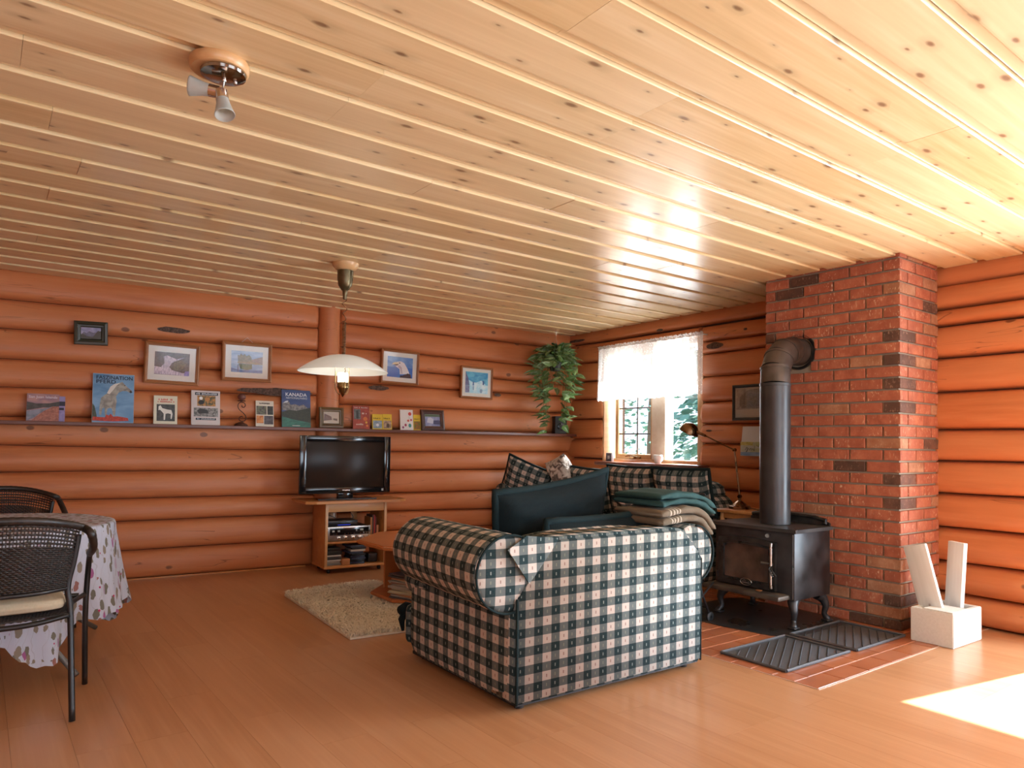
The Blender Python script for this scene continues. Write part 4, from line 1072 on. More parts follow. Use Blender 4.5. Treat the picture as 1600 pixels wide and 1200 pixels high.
mb = MB(); mb.tube(spl([(.05, .30, .52), (.10, .26, .50), (.17, .20, .47), (.20, .2, .464)], 5), .0028, 6); mb.tube(spl([(.31, .3, .56), (.315, .25, .52), (.33, .2, .47), (.30, .2, .464)], 5), .0028, 6)
o = mb.out('cable', BLACKM, None, True); o.matrix_world = Tm; tag(o, 'thin black cables hanging behind the box on the tv stand', 'cable')

# ------------------------------------------------------------------ shelf, pictures and books
def hx(h):
    f = lambda c: c/12.92 if c <= .04045 else ((c+.055)/1.055)**2.4
    return tuple(f(int(h[i:i+2], 16)/255) for i in (0, 2, 4))
_mot = {}
def mottle(a, b, sc=(40, 40, 40), rough=.35):
    key = (a, b, sc)
    if key not in _mot:
        t = NT('printed_picture'); g = t.n('TexNoise', Vector=t.coord('Object', sc), Scale=1.0, Detail=4.0, Distortion=.6).outputs[0]
        _mot[key] = t.fin(t.ramp(g, [(.38, hx(a)), (.62, hx(b))]), rough)
    return _mot[key]
def cm(c):
    if isinstance(c, tuple): return mottle(*c)
    return plain(hx(c), .35, 0, .03)
def art(name, w, h, shapes, parent, y=-.001, x0=None, z0=0):
    """flat printed picture: polygons in 0..1 coordinates, each its own colour"""
    x0 = -w/2 if x0 is None else x0; mb = MB(); mats = []; k = 0
    for c, poly in shapes:
        m = cm(c)
        if m not in mats: mats.append(m)
        mb.cur = mats.index(m); yy = y-.00025*k; k += 1
        if poly is None: poly = [(0, 0), (1, 0), (1, 1), (0, 1)]
        mb.add([(x0+u*w, yy, z0+v*h) for u, v in poly], [tuple(range(len(poly)))])
    me = mb.make(name)
    bm = bmesh.new(); bm.from_mesh(me); bmesh.ops.triangulate(bm, faces=bm.faces[:]); bm.to_mesh(me); bm.free()
    return link(name, me, mats, parent)
def rect(a, b, c, d): return [(a, b), (c, b), (c, d), (a, d)]
def circ(x, z, r, rz=None, n=14): return [(x+r*math.cos(2*PI*k/n), z+(rz or r)*math.sin(2*PI*k/n)) for k in range(n)]
def bars(c, x0, x1, z, h, n, seed=0):
    rr = random.Random(seed); o = []; st = (x1-x0)/n
    for i in range(n):
        if rr.random() < .12: continue
        a = x0+i*st; o.append((c, rect(a, z+h*rr.choice((0, 0, .1)), a+st*.62, z+h*rr.choice((.7, 1, 1)))))
    return o
mb = MB(); mb.bbox((-2.6, -.172, 1.270), (5.62, .02, 1.300), .003)
o = mb.out('wall_shelf', SHELFW, None, auto=40); o.matrix_world = MA; tag(o, 'long narrow dark wooden shelf running along the back log wall', 'shelf')
def picture(quad, shapes, label, wall='A', fmat=FRAMEW, fw=.03, mat=.22, off=.085, glass=True, group='framed pictures hanging on the log walls', matc=(.74, .72, .66), string=False, nofw=False):
    fn = onA if wall == 'A' else onB
    TL, TR, BL, BR = [fn(x, y, off) for x, y in quad]
    c = (TL+TR+BL+BR)/4; w = ((TR-TL).length+(BR-BL).length)/2; h = ((TL-BL).length+(TR-BR).length)/2
    sp = math.atan2(((TR.z-TL.z)+(BR.z-BL.z))/2, w); rz = ANG_A if wall == 'A' else -PI/2+ANG_B
    r = tag(empty('picture_frame'), label, 'picture', group); r.matrix_world = Matrix.Translation(c) @ Matrix.Rotation(rz, 4, 'Z') @ Matrix.Rotation(-sp, 4, 'Y')
    framed(r, w, h, shapes, fmat, fw, mat, matc, glass, -h/2)
    if string:
        mb = MB(); mb.tube([(-.05, .006, h/2), (0, .010, h/2+.045), (.05, .006, h/2)], .0018, 5); mb.out('hanging_string', PAPER, r)
    return r
def framed(r, w, h, shapes, fmat, fw, mat, matc, glass, zb):
    O = [(-w/2, zb), (w/2, zb), (w/2, zb+h), (-w/2, zb+h)]
    def inset(d): return [(-w/2+d, zb+d), (w/2-d, zb+d), (w/2-d, zb+h-d), (-w/2+d, zb+h-d)]
    prof = [(0, .012), (0, -.008), (.004, -.013), (fw*.45, -.016), (fw*.6, -.010), (fw*.85, -.008), (fw, -.002), (fw, .012)]
    for k in range(4):
        mb = MB(); j = (k+1) % 4; vs = []
        for d, y in prof:
            I = inset(d); vs += [(I[k][0], y, I[k][1]), (I[j][0], y, I[j][1])]
        n = len(prof); mb.add(vs, [(2*i, 2*i+1, 2*((i+1) % n)+1, 2*((i+1) % n)) for i in range(n)]); mb.out('frame_side', fmat, r)
    mb = MB(); mb.box((-w/2+fw*.8, .002, zb+fw*.8), (w/2-fw*.8, .008, zb+h-fw*.8)); mb.out('mat_board', plain(matc, .8, 0, .03), r)
    iw, ih = w-2*fw, h-2*fw; m = mat*min(iw, ih)
    art('print', iw-2*m, ih-2*m, shapes, r, y=.0012, z0=zb+fw+m)
    if glass:
        mb = MB(); mb.box((-iw/2, -.0035, zb+fw), (iw/2, -.0025, zb+h-fw)); mb.out('glass', GLASS, r)
wf_ = [(('2a2020', '54444a', (60, 60, 60)), None), (('d9cdd8', '9a8ea0', (120, 50, 30)), [(.25, .80), (.35, .86), (.62, .72), (.85, .82), (.7, .7), (.5, .55), (.42, .35), (.5, .22), (.8, .12), (.95, .15), (1, 0), (0, .02), (0, .35), (.18, .32), (.28, .5)]),
       (('3a3024', '6a5c48', (80, 80, 80)), [(.55, .6), (.78, .7), (.9, .5), (.78, .25), (.6, .2), (.52, .35)]), (('8c84c0', '5c5a98', (40, 40, 40)), [(.85, .0), (1, .0), (1, .22), (.88, .2)]), (('cfc4cc', 'a89cb0', (90, 90, 30)), [(.38, .75), (.45, .75), (.40, .45), (.33, .40)])]
lake = [(('7d9cc4', 'a8c0dc', (10, 10, 40)), None), (('9a8478', '7c6a66', (50, 50, 80)), [(.5, .48), (.65, .62), (.85, .72), (1, .78), (1, .42), (.5, .42)]), (('5c5640', '8c7c5c', (90, 90, 60)), [(.22, .48), (.20, .82), (.26, .78), (.30, .88), (.36, .80), (.42, .86), (.48, .78), (.56, .84), (.62, .76), (.66, .60), (.66, .48)]),
        (('b09c78', '8c7c60', (80, 80, 80)), [(.2, .42), (.2, .5), (.75, .5), (1, .44), (1, .40)]), (('54603c', '6c7450', (70, 70, 60)), [(.22, .40), (.66, .40), (.66, .18), (.5, .12), (.3, .16)]), (('3c5c98', '5c80b8', (20, 20, 60)), [(0, 0), (1, 0), (1, .14), (.66, .12), (.3, .10), (0, .20)]), ('34406c', rect(.20, .02, .23, .36))]
eagle = [(('4c84c8', '8cb0dc', (6, 6, 10)), None), (('2c6cc0', '3c80d0', (6, 6, 6)), rect(0, 0, 1, .5)), ('e8e4e6', [(.28, .62), (.38, .76), (.52, .80), (.66, .72), (.80, .45), (.88, .22), (.50, .16), (.48, .42), (.36, .50)]), ('d8c49a', [(.30, .74), (.20, .68), (.18, .60), (.26, .62), (.42, .62), (.42, .72)]), ('3a2c2c', [(.24, .62), (.34, .57), (.45, .62), (.40, .65)]),
         ('2a2a2a', circ(.47, .71, .035, .025)), (('342c34', '4c404c', (60, 60, 60)), [(.50, 0), (.52, .12), (.58, .10), (.64, .14), (.76, .20), (.80, .24), (.92, .20), (.96, .0)]), ('c0b4bc', [(.40, .50), (.50, .44), (.56, .2), (.60, .2), (.56, .5), (.46, .60)])]
blue = [(('3c98cc', '6cc0dc', (12, 12, 20)), None), (('50507c', '7880a4', (40, 40, 30)), [(0, 1), (.12, .7), (.18, .35), (0, .35)]), (('a8dcec', 'dceef4', (20, 20, 20)), [(.15, .60), (.35, .50), (.5, .52), (.7, .62), (.9, .42), (1, .40), (1, 0), (0, 0), (0, .34), (.2, .36)]), ('4880b4', rect(.32, .36, .38, .55)), ('3c70a8', rect(.76, .42, .83, .62)), ('6c98bc', rect(.33, .15, .37, .34)), ('88a8c4', circ(.7, .12, .06, .10)), (('8890b0', '6c7498', (40, 40, 40)), rect(0, .02, .18, .34))]
mtn = [(('7880a8', 'a8a8c8', (14, 14, 20)), None), (('4c5068', '686880', (50, 50, 50)), [(0, .35), (.15, .62), (.28, .5), (.42, .68), (.6, .55), (.75, .6), (1, .4), (1, 0), (0, 0)]), (('1c2018', '303428', (90, 90, 40)), [(0, 0), (0, .35), (.1, .42), (.3, .22), (.6, .2), (.75, .55), (.85, .75), (.95, .7), (1, .75), (1, 0)])]
DKF = m_pine('dark_green_frame', (.012, .015, .006), (.025, .028, .012), (.05, .04, .018), .35, 0, .2, (1, 1, 1), False)
picture([(115.5, 500.5), (169, 504.5), (115.5, 538), (168, 540)], mtn, 'small picture with wide dark green frame, highest on the back wall at left', fmat=DKF, fw=.048, mat=0, matc=(.1, .1, .06))
picture([(226, 532), (313, 541), (224, 598), (310, 603)], wf_, 'oak framed waterfall picture with white mat on the back wall', mat=.17)
picture([(347, 532), (425, 538.6), (346, 594), (423.6, 598)], lake, 'oak framed picture of a tree island in a blue lake', mat=.17, string=True)
picture([(596, 544), (655, 551), (594.5, 598), (653.7, 603)], eagle, 'oak framed picture of a white headed eagle on blue', mat=.15, fw=.024)
picture([(720.5, 571), (771, 575.5), (719, 621), (768, 625)], blue, 'oak framed blue and white snowy picture left of the hanging plant', mat=.12, fw=.022)
sketch = [(('8c8a86', 'a4a29e', (30, 30, 30)), None), (('84827e', '6c6a68', (60, 60, 60)), [(.10, .70), (.35, .95), (.60, .98), (1, .9), (1, .35), (.1, .35)]), (('5c5a5a', '8a8888', (120, 120, 120)), [(.15, .28), (.2, .45), (.4, .38), (.6, .45), (1, .4), (1, .26)]), ('b4b2ae', rect(0, 0, 1, .24))]
picture([(1145, 603), (1208, 597), (1145, 656.5), (1208, 656.5)], sketch, 'black framed grey drawing on the log wall beside the stove pipe', wall='B', fmat=plain((.02, .022, .024), .4), fw=.026, mat=0.05, matc=(.42, .41, .39))
cal = tag(empty('wall_card'), 'folded blue landscape card with black script pinned beside the stove pipe', 'card')
c0 = onB(1157, 690, .085); cal.matrix_world = Matrix.Translation(c0) @ Matrix.Rotation(-PI/2+ANG_B, 4, 'Z')
mb = MB(); mb.box((0, 0, -.125), (.29, .0015, .0)); mb.add([(0.01, 0, 0), (.28, 0, 0), (.28, .018, .135), (.01, .018, .135), (.01, .0195, .135), (.28, .0195, .135), (.28, .0015, 0), (.01, .0015, 0)], [(0, 1, 2, 3), (4, 5, 6, 7), (3, 2, 5, 4)]); mb.out('card_stock', plain((.55, .62, .74), .6), cal)
art('landscape', .29, .12, [(('b8c4cc', 'a8b890', (8, 8, 30)), None), (('8cacd4', '6c94c8', (10, 10, 40)), rect(0, 0, 1, .25)), (('a8ac60', 'c4c488', (30, 30, 30)), rect(0, .75, .45, 1))], cal, -.0006, x0=0, z0=-.122)
mb = MB()
for pts in ([(.05, -.075), (.07, -.05), (.075, -.08), (.06, -.09), (.085, -.06), (.10, -.075), (.11, -.055), (.12, -.075), (.13, -.06), (.145, -.08), (.15, -.035)], [(.17, -.03), (.19, -.045), (.20, -.02), (.22, -.03), (.24, -.02)], [(.22, -.05), (.20, -.07), (.215, -.08), (.23, -.07)]):
    mb.tube(spl([(a, -.0016, b) for a, b in pts], 5), .0016, 4)
mb.out('script', BLACKM, cal)

def standing(name, box, label, cover, shapes, cat='book', th=.02, lean=8, off=.10, group='books standing along the wall shelf', yaw=0, frame=None, titles=(), back=None):
    x0, y0, x1, y1 = box
    xm = (x0+x1)/2; b = onA(xm, y1, off); L = onA(x0, (y0+y1)/2, off); Rr = onA(x1, (y0+y1)/2, off)
    w = (Rr-L).length; h = (onA(xm, y0, off).z-1.302)/math.cos(math.radians(lean)); X = onA(xm, y1, off)
    r = tag(empty(name), label, cat, group)
    r.matrix_world = Matrix.Translation((X.x, A0+AS*X.x-off, 1.3012+.0)) @ Matrix.Rotation(ANG_A+math.radians(yaw), 4, 'Z') @ Matrix.Rotation(math.radians(-lean), 4, 'X')
    if frame:
        fmat, fw, m, mc = frame; framed(r, w, h, shapes, fmat, fw, m, mc, True, .001)
        mb = MB(); mb.add([(-.02, .012, h*.7), (.02, .012, h*.7), (.03, .012+h*.28, .0+h*.045), (-.03, .012+h*.28, .0+h*.045)], [(0, 1, 2, 3)]); mb.out('easel_back', BLACKM, r)
        return r
    mb = MB(); mb.box((-w/2+.003, .0015, .003), (w/2-.002, th-.0015, h-.003)); mb.out('pages', PAPER, r)
    mb = MB(); mb.box((-w/2, -.0005, 0), (w/2, .0015, h)); mb.box((-w/2, th-.0015, 0), (w/2, th, h)); mb.box((-w/2-.001, -.0005, 0), (-w/2+.0015, th, h)); mb.out('cover', cm(cover), r)
    art('cover_picture', w*.995, h*.99, shapes, r, y=-.0008, z0=h*.005)
    for s, u, v, size, col, wid in titles:
        M = Matrix.Translation((-w/2+u*w, -.0045, v*h)) @ Matrix.Rotation(PI/2, 4, 'X')
        t_ = text('title', s, size*h, plain(hx(col), .4, 0, .02), r, M)
        bb = [v_.co.x for v_ in t_.data.vertices]; cur = max(bb)-min(bb); k = wid*w/cur; x_0 = -w/2+u*w
        for v_ in t_.data.vertices: v_.co.x = x_0+(v_.co.x-x_0)*k
    return r
road = [(('b48880', '8c6c78', (10, 10, 50)), None), (('34302c', '4c4844', (30, 30, 30)), [(0, .70), (.3, .64), (.7, .66), (1, .74), (1, .5), (.5, .5), (0, .38)]), (('6c7078', '8c8c98', (20, 20, 20)), [(0, .36), (.6, .48), (.85, .56), (.5, .36), (.2, .1), (0, .0)]), (('8c5444', 'b0705c', (60, 60, 60)), [(.15, .0), (1, 0), (1, .55), (.8, .55), (.55, .38), (.3, .16)])]
standing('book', (85, 619, 101, 656), 'narrow lilac booklet half hidden behind the sunset cover book', '8c7aa0', [(('8474a0', 'a090b8', (20, 20, 20)), None), ('242030', rect(.1, .62, 1, .8)), ('242030', rect(.2, .45, .9, .55))], off=.085, th=.006)
standing('book', (41, 615, 92, 657), 'wide landscape book with a pink sunset road cover, leftmost on the shelf', '8c6c70', road, titles=[('San Juan Islands', .05, .84, .13, 'd8cdd4', .88)], th=.012, off=.115)
horse = [(('5c88ac', '7ca4c4', (4, 4, 10)), None), (('2c3c2c', '445040', (60, 60, 60)), [(0, .05), (0, .38), (.05, .33), (.10, .16), (.12, .05)]),
         (('a8a498', '807c74', (25, 25, 25)), [(.16, .16), (.17, .34), (.20, .50), (.28, .56), (.36, .60), (.42, .72), (.50, .79), (.62, .82), (.71, .85), (.74, .82), (.84, .74), (.94, .68), (.96, .64), (.92, .62), (.82, .66), (.72, .66), (.62, .62), (.56, .54), (.58, .44), (.56, .32), (.55, .14), (.50, .14), (.47, .28), (.42, .30), (.36, .28), (.34, .14), (.30, .14), (.29, .30), (.24, .28), (.21, .14)]),
         ('d4cfc4', [(.34, .60), (.42, .74), (.52, .80), (.66, .83), (.56, .76), (.50, .68), (.40, .58)]), ('2a2624', [(.92, .68), (.96, .64), (.92, .62), (.88, .65)]), ('1c1a1a', circ(.77, .775, .012, .010)),
         (('c8402c', '983020', (70, 70, 70)), [(0, .03), (.02, .11), (.3, .10), (.34, .16), (.40, .14), (.44, .18), (.5, .12), (.6, .13), (.86, .10), (.88, .04), (.5, .02)])]
standing('book', (144, 583.5, 209, 658), 'tall blue book with a pale horse on its cover', 'c8ccd0', horse, titles=[('FASZINATION', .07, .885, .105, '0e2036', .88), ('PFERD', .07, .80, .105, '0e2036', .47)], th=.028, off=.13)
wh = [('d8d2b8', None), (('2c302c', '4c4c48', (40, 40, 40)), rect(.12, .10, .90, .70)), ('dcd8cc', [(.20, .62), (.28, .66), (.36, .56), (.55, .52), (.75, .50), (.80, .36), (.76, .18), (.72, .18), (.72, .36), (.60, .38), (.50, .36), (.48, .14), (.42, .14), (.42, .36), (.34, .44), (.26, .50), (.20, .48)])]+bars('c4342c', .20, .80, .84, .06, 12, 1)+bars('c4342c', .16, .88, .765, .05, 14, 2)
standing('book', (240, 618, 277, 661), 'cream booklet with red lettering and a white horse photo', 'd8d2b8', wh, th=.008)
fm = [('cdc2bc', None), ('1c2430', rect(.12, .87, .93, .95)), (('3c4a30', 'c08444', (40, 40, 40)), rect(.2, .55, .84, .86)), ('b87c40', circ(.55, .76, .10, .05)), ('e8e4dc', circ(.33, .78, .06, .05)), ('1c1c1c', circ(.34, .66, .10, .07)), (('54524e', '9c9a94', (60, 60, 60)), rect(.08, .24, .93, .50)), ('2c2a28', [(.2, .42), (.3, .48), (.55, .44), (.6, .34), (.25, .32)]), ('1c2430', rect(.15, .14, .86, .20))]+bars('c8d0d4', .16, .90, .885, .05, 15, 3)+bars('c8d0d4', .2, .82, .155, .03, 14, 4)
standing('book', (299, 610, 344, 663), 'white book with an orange farm photo above a grey one', 'cdc2bc', fm, th=.02)
pn = [('d4cbb8', None), (('4c3c40', '6c7458', (50, 50, 50)), rect(.03, .46, .60, .80)), (('1c1c1c', '34342c', (50, 50, 50)), rect(.64, .46, .97, .80)), (('b05c2c', 'd08c4c', (30, 30, 30)), rect(.03, .12, .42, .42)), (('3c3438', '5c5458', (40, 40, 40)), rect(.46, .08, .97, .42))]+bars('241c1c', .2, .85, .87, .06, 11, 6)
standing('book', (400, 626, 428, 664), 'small booklet with four photo panels left of the blue book', 'd4cbb8', pn, th=.006)
kan = [(('2c4470', '3c5484', (6, 6, 10)), None), (('8c8c88', '58585c', (50, 50, 50)), [(0, .45), (.02, .64), (.12, .70), (.22, .72), (.3, .6), (.45, .62), (.6, .58), (.75, .62), (.9, .52), (1, .50), (1, .4)]), ('c4ccd4', [(.04, .64), (.14, .70), (.22, .71), (.2, .66)]), (('1c2a22', '2c382c', (60, 60, 60)), [(0, .40), (.25, .46), (.5, .44), (.8, .50), (1, .54), (1, .1), (0, .1)]), (('1c5c50', '2c7464', (20, 20, 50)), [(0, .28), (.4, .20), (1, .12), (1, 0), (0, 0)]), ('b8c4bc', rect(.35, .03, .62, .045))]
standing('book', (441, 609, 486, 665), 'large dark blue book with mountains and a green lake', '283c58', kan, titles=[('KANADA', .12, .83, .13, 'dfe6ea', .74), ('NATIONALPARKS', .14, .755, .075, 'c0ccd8', .74)], th=.03, off=.12)
ph1 = [('b0aca4', None), (('5c5060', '3c343c', (60, 60, 60)), [(0, .2), (.05, .85), (.5, .6), (.55, .3)]), ('3a3438', [(.62, .45), (.9, .42), (.88, .22), (.62, .3)])]
FR6 = m_pine('olive_wood_frame', (.07, .04, .015), (.12, .07, .025), (.17, .11, .04), .35, 0, .2, (1, 1, 1), False)
FR7 = m_pine('dark_brown_frame', (.035, .013, .010), (.06, .025, .02), (.09, .04, .03), .35, 0, .2, (1, 1, 1), False)
standing('photo_frame', (499, 636.5, 537, 667), 'olive brown photo frame standing below the pendant lamp', '', ph1, 'picture', lean=6, off=.15, frame=(FR6, .042, .02, (.5, .48, .42)), group='photo frames standing on the wall shelf')
rd = [(('8c3428', 'a84434', (30, 30, 30)), None), (('6c7070', '4c5450', (40, 40, 40)), rect(.06, .42, .46, .86)), ('2c3030', rect(.2, .45, .34, .8)), ('c86c34', circ(.74, .44, .13, .09)), ('d0a040', circ(.8, .28, .07, .05)), ('d88040', circ(.84, .14, .07, .05))]+bars('dcc8b8', .55, .92, .64, .07, 5, 7)+bars('dcc8b8', .18, .62, .16, .07, 6, 8)+bars('c8b4a8', .1, .9, .9, .05, 12, 9)
standing('book', (552, 634, 578, 668.5), 'red guide book with small pictures and berries', '8c3428', rd, th=.012)
def yel(a, b): return [('d8b830', None), ((a, b, (40, 40, 40)), rect(.06, .06, .94, .58))]+bars('3c3418', .1, .8, .68, .09, 8, 11)
standing('book', (582, 647, 598, 669), 'small yellow booklet with a bluish bird photo', 'd8b830', yel('6c8498', '98a4ac')+[('d8dce0', circ(.5, .28, .14, .10))], th=.006, lean=6)
standing('book', (598.5, 647, 612.5, 669.5), 'small yellow booklet with a brown animal photo', 'd8b830', yel('7c6454', 'b49c84')+[('4c4038', circ(.55, .25, .18, .14))], th=.006, lean=6)
wt = [('dcd8d4', None), ('c0443c', circ(.76, .80, .13, .09)), ('c85c4c', circ(.62, .46, .09, .06)), ('b4545c', circ(.85, .5, .08, .06)), ('3c8c84', circ(.74, .22, .12, .10)), ('a0445c', circ(.4, .24, .09, .07)), ('8c3c64', circ(.2, .12, .08, .06)), ('5c8454', rect(.68, .52, .70, .68))]
standing('book', (646.5, 648, 657.5, 670), 'thin yellow booklet peeping out behind the white floral one', 'd8b830', yel('a8642c', '6c7434'), th=.005, lean=6, off=.08)
standing('book', (626, 640, 646, 670), 'white booklet with red and teal flower blots', 'dcd8d4', wt, th=.012)
ph2 = [(('7c88b4', 'a0a8c8', (30, 30, 30)), None), ('ccd0dc', [(.1, .3), (.2, .7), (.4, .75), (.6, .5), (.5, .2)]), (('3c4468', '545c80', (60, 60, 60)), rect(.55, .15, 1, .5)), ('5c7058', rect(0, .8, 1, 1))]
standing('photo_frame', (659, 640.5, 695, 671), 'dark brown photo frame with a bluish photo, right end of the shelf row', '', ph2, 'picture', lean=10, frame=(FR7, .045, .02, (.5, .48, .45)), group='photo frames standing on the wall shelf')
# scroll candle holder
P = onA(376.5, 662, .10)
ch = tag(empty('candle_holder', (P.x, A0+AS*P.x-.10, 1.3012), ANG_A), 'rusty iron scroll candle holder with a round brown candle on the shelf', 'candle holder')
RUST = m_metal('rusty_iron', (.05, .022, .015), (.12, .055, .035), .6, .4)
mb = MB(); mb.lathe([(.001, 0), (.055, 0), (.058, .008), (.045, .02), (.030, .026), (.02, .034), (.001, .036)], 24); mb.out('base', RUST, ch, auto=40)
mb = MB(); S_ = [(.018, .075), (.006, .085), (-.012, .078), (-.018, .06), (-.006, .045), (.018, .042), (.038, .055), (.04, .085), (.018, .115), (-.012, .14), (-.028, .165), (-.026, .195), (-.004, .212), (.024, .205), (.034, .185), (.024, .168), (.006, .17), (.004, .185)]
mb.tube(spl([(a, 0, b) for a, b in S_], 5), .0038, 6); mb.tube([(0, 0, .03), (.018, 0, .042)], .004, 6); mb.tube([(-.004, 0, .212), (-.002, 0, .222)], .004, 6); mb.out('scroll', RUST, ch, True)
mb = MB(); mb.lathe([(.001, .219), (.032, .220), (.036, .226), (.001, .228)], 20); mb.out('dish', RUST, ch, auto=40)
mb = MB(); mb.lathe([(.001, .2285)]+[(.036*math.cos(a), .258+.030*math.sin(a)) for a in [-PI/2.3+k*PI/14 for k in range(13)]]+[(.001, .288)], 20); mb.out('candle', plain((.16, .06, .045), .5), ch, True)
# dark box in the corner end of the shelf
P = onA(866, 676, .12); sp_ = tag(empty('speaker', (5.36, A0+AS*5.36-.105, 1.3012), ANG_A-.3), 'small black speaker box in the corner under the hanging plant', 'speaker')
mb = MB(); mb.bbox((-.07, -.06, 0), (.075, .065, .20), .006); mb.out('cabinet', BLACKM, sp_, auto=40)
mb = MB(); mb.lathe([(.045, 0), (.04, .004), (.01, -.004), (.001, 0)], 20, Matrix.Translation((0, -.061, .08)) @ Matrix.Rotation(PI/2, 4, 'X')); mb.out('driver', BLACKG, sp_, True)

# ------------------------------------------------------------------ pendant lamp
pd = tag(empty('pendant_lamp', (2.078, 4.814, 2.46)), 'rise-and-fall pendant lamp with white glass dome shade and brass fittings', 'lamp')
mb = MB(); mb.lathe([(.001, .0), (.095, 0), (.092, -.018), (.070, -.045), (.052, -.052), (.001, -.052)], 32); mb.out('ceiling_rose', PINE_L, pd, auto=40)
OLIVE = m_metal('olive_bronze', (.10, .075, .035), (.16, .12, .06), .35, .7)
mb = MB(); mb.lathe([(.001, -.052), (.056, -.053), (.055, -.12), (.048, -.16), (.028, -.19), (.018, -.20), (.015, -.235), (.012, -.26), (.001, -.26)], 32); mb.out('canopy', OLIVE, pd, auto=40)
mb = MB(); n = 26; tot = .40
mb.tube([(.012*math.cos(a)*(1 if a > 9 else 1.4), .012*math.sin(a), -.26-(.16*(a/14) if a < 14 else .16+.24*(a-14)/(2*PI*24-14))) for a in [k*.42 for k in range(int(2*PI*24/.42))]], .0035, 5); mb.out('coiled_cord', BRASS_D, pd, True)
mb = MB(); mb.lathe([(.001, -.655), (.012, -.655), (.024, -.665), (.026, -.68), (.016, -.695), (.02, -.705), (.014, -.73), (.006, -.742), (.001, -.742)], 18); mb.out('collar', BRASS, pd, auto=50)
for k in range(3):
    a = .35+2*PI*k/3; c, s_ = math.cos(a), math.sin(a)
    mb = MB(); mb.tube(spl([(c*.01, s_*.01, -.675), (c*.04, s_*.04, -.685), (c*.054, s_*.054, -.72), (c*.055, s_*.055, -.85), (c*.055, s_*.055, -.90), (c*.040, s_*.040, -.935), (c*.02, s_*.02, -.945)], 5), .0035, 6); mb.out('support_rod', BRASS, pd, True)
SHG = NT('white_glass_shade'); 
SHG = SHG.fin((.80, .80, .74), .2, Emission_Color=(.95, 1, .9, 1), Emission_Strength=.12, Coat_Weight=.4)
sh = [(.018, -.660-.012)] ; sh = []
for k in range(15):
    t_ = k/14; r_ = .03+.285*t_; z_ = -.672-.000-.118*(t_**1.9); sh.append((r_, z_-.002))
top = sh; bot = [(r_-.001, z_-.006) for r_, z_ in reversed(sh)]
mb = MB(); mb.lathe([(r_, z_) for r_, z_ in top]+[(.318, top[-1][1]-.004)]+bot+[(sh[0][0]-.004, sh[0][1]-.003), sh[0]], 56, Matrix.Translation((0, 0, .012))); mb.out('shade', SHG, pd, auto=60)
mb = MB(); mb.lathe([(.001, -.79), (.034, -.791), (.036, -.80), (.036, -.855), (.034, -.858), (.001, -.858)], 24); mb.out('glowing_glass_cylinder', m_emit('lamp_glow', (1, .95, .85), 4), pd, True)
mb = MB(); mb.lathe([(.001, -.858), (.037, -.859), (.040, -.868), (.038, -.885), (.040, -.89), (.036, -.905), (.028, -.915), (.024, -.928), (.012, -.945), (.006, -.958), (.001, -.965)], 20); mb.out('finial', BRASS, pd, auto=50)
pl = bpy.data.lights.new('pendant_bulb', 'POINT'); pl.energy = 1.2; pl.color = (1, .88, .70); pl.shadow_soft_size = .03
po = bpy.data.objects.new('pendant_bulb', pl); COL.objects.link(po); po.location = (2.078, 4.814, 2.46-.755)

# ------------------------------------------------------------------ ceiling spotlight
_c = onz(343, 107, 2.44)
cl = tag(empty('ceiling_spotlight', (_c.x, _c.y, 2.46)), 'round wood and chrome ceiling spotlight with two small glass shades', 'light')
mb = MB(); mb.lathe([(.001, 0), (.105, 0), (.108, -.008), (.106, -.028), (.098, -.036), (.001, -.036)], 44); mb.out('wooden_ring', PINE_L, cl, auto=40)
mb = MB(); mb.lathe([(.001, -.036), (.076, -.036), (.082, -.042), (.080, -.052), (.06, -.060), (.001, -.062)], 44, Matrix.Translation((.012, -.010, 0))); mb.out('chrome_plate', m_metal('smoky_chrome', (.30, .27, .25), (.42, .39, .36), .12), cl, auto=40)
mb = MB(); mb.tube([(.015, -.01, -.06), (.012, -.012, -.105)], .0045, 10); mb.lathe([(.007, 0), (.009, .004), (.007, .012), (.001, .012)], 12, Matrix.Translation((.015, -.01, -.072))); mb.out('stem', CHROME, cl, auto=40)
mb = MB(); mb.lathe([(.001, 0), (.006, 0), (.007, .010), (.001, .012)], 10, Matrix.Translation((.055, -.015, -.072))); mb.out('screw', CHROME, cl, auto=40)
FROST = NT('frosted_glass'); FROST = FROST.fin((.62, .64, .60), .35, Transmission_Weight=.45, IOR=1.2)
def spot(P, d):
    z = Vector(d).normalized(); M = Matrix.Translation(Vector(P)) @ z.to_track_quat('Z', 'Y').to_matrix().to_4x4() @ Matrix.Scale(1.35, 4)
    mb = MB(); mb.lathe([(.001, -.002), (.017, 0), (.0175, .028), (.001, .029)], 20, M); mb.out('lamp_holder', CHROME, cl, auto=40)
    mb = MB(); mb.lathe([(.0165, .026), (.019, .045), (.0255, .072), (.0275, .078), (.026, .080), (.018, .050), (.012, .04)], 24, M); mb.out('glass_shade', FROST, cl, True)
spot((.004, -.020, -.118), (.05, -.28, -.8)); spot((.004, .004, -.112), (-.85, .38, .12))
cl.scale = (.9, .9, .9)

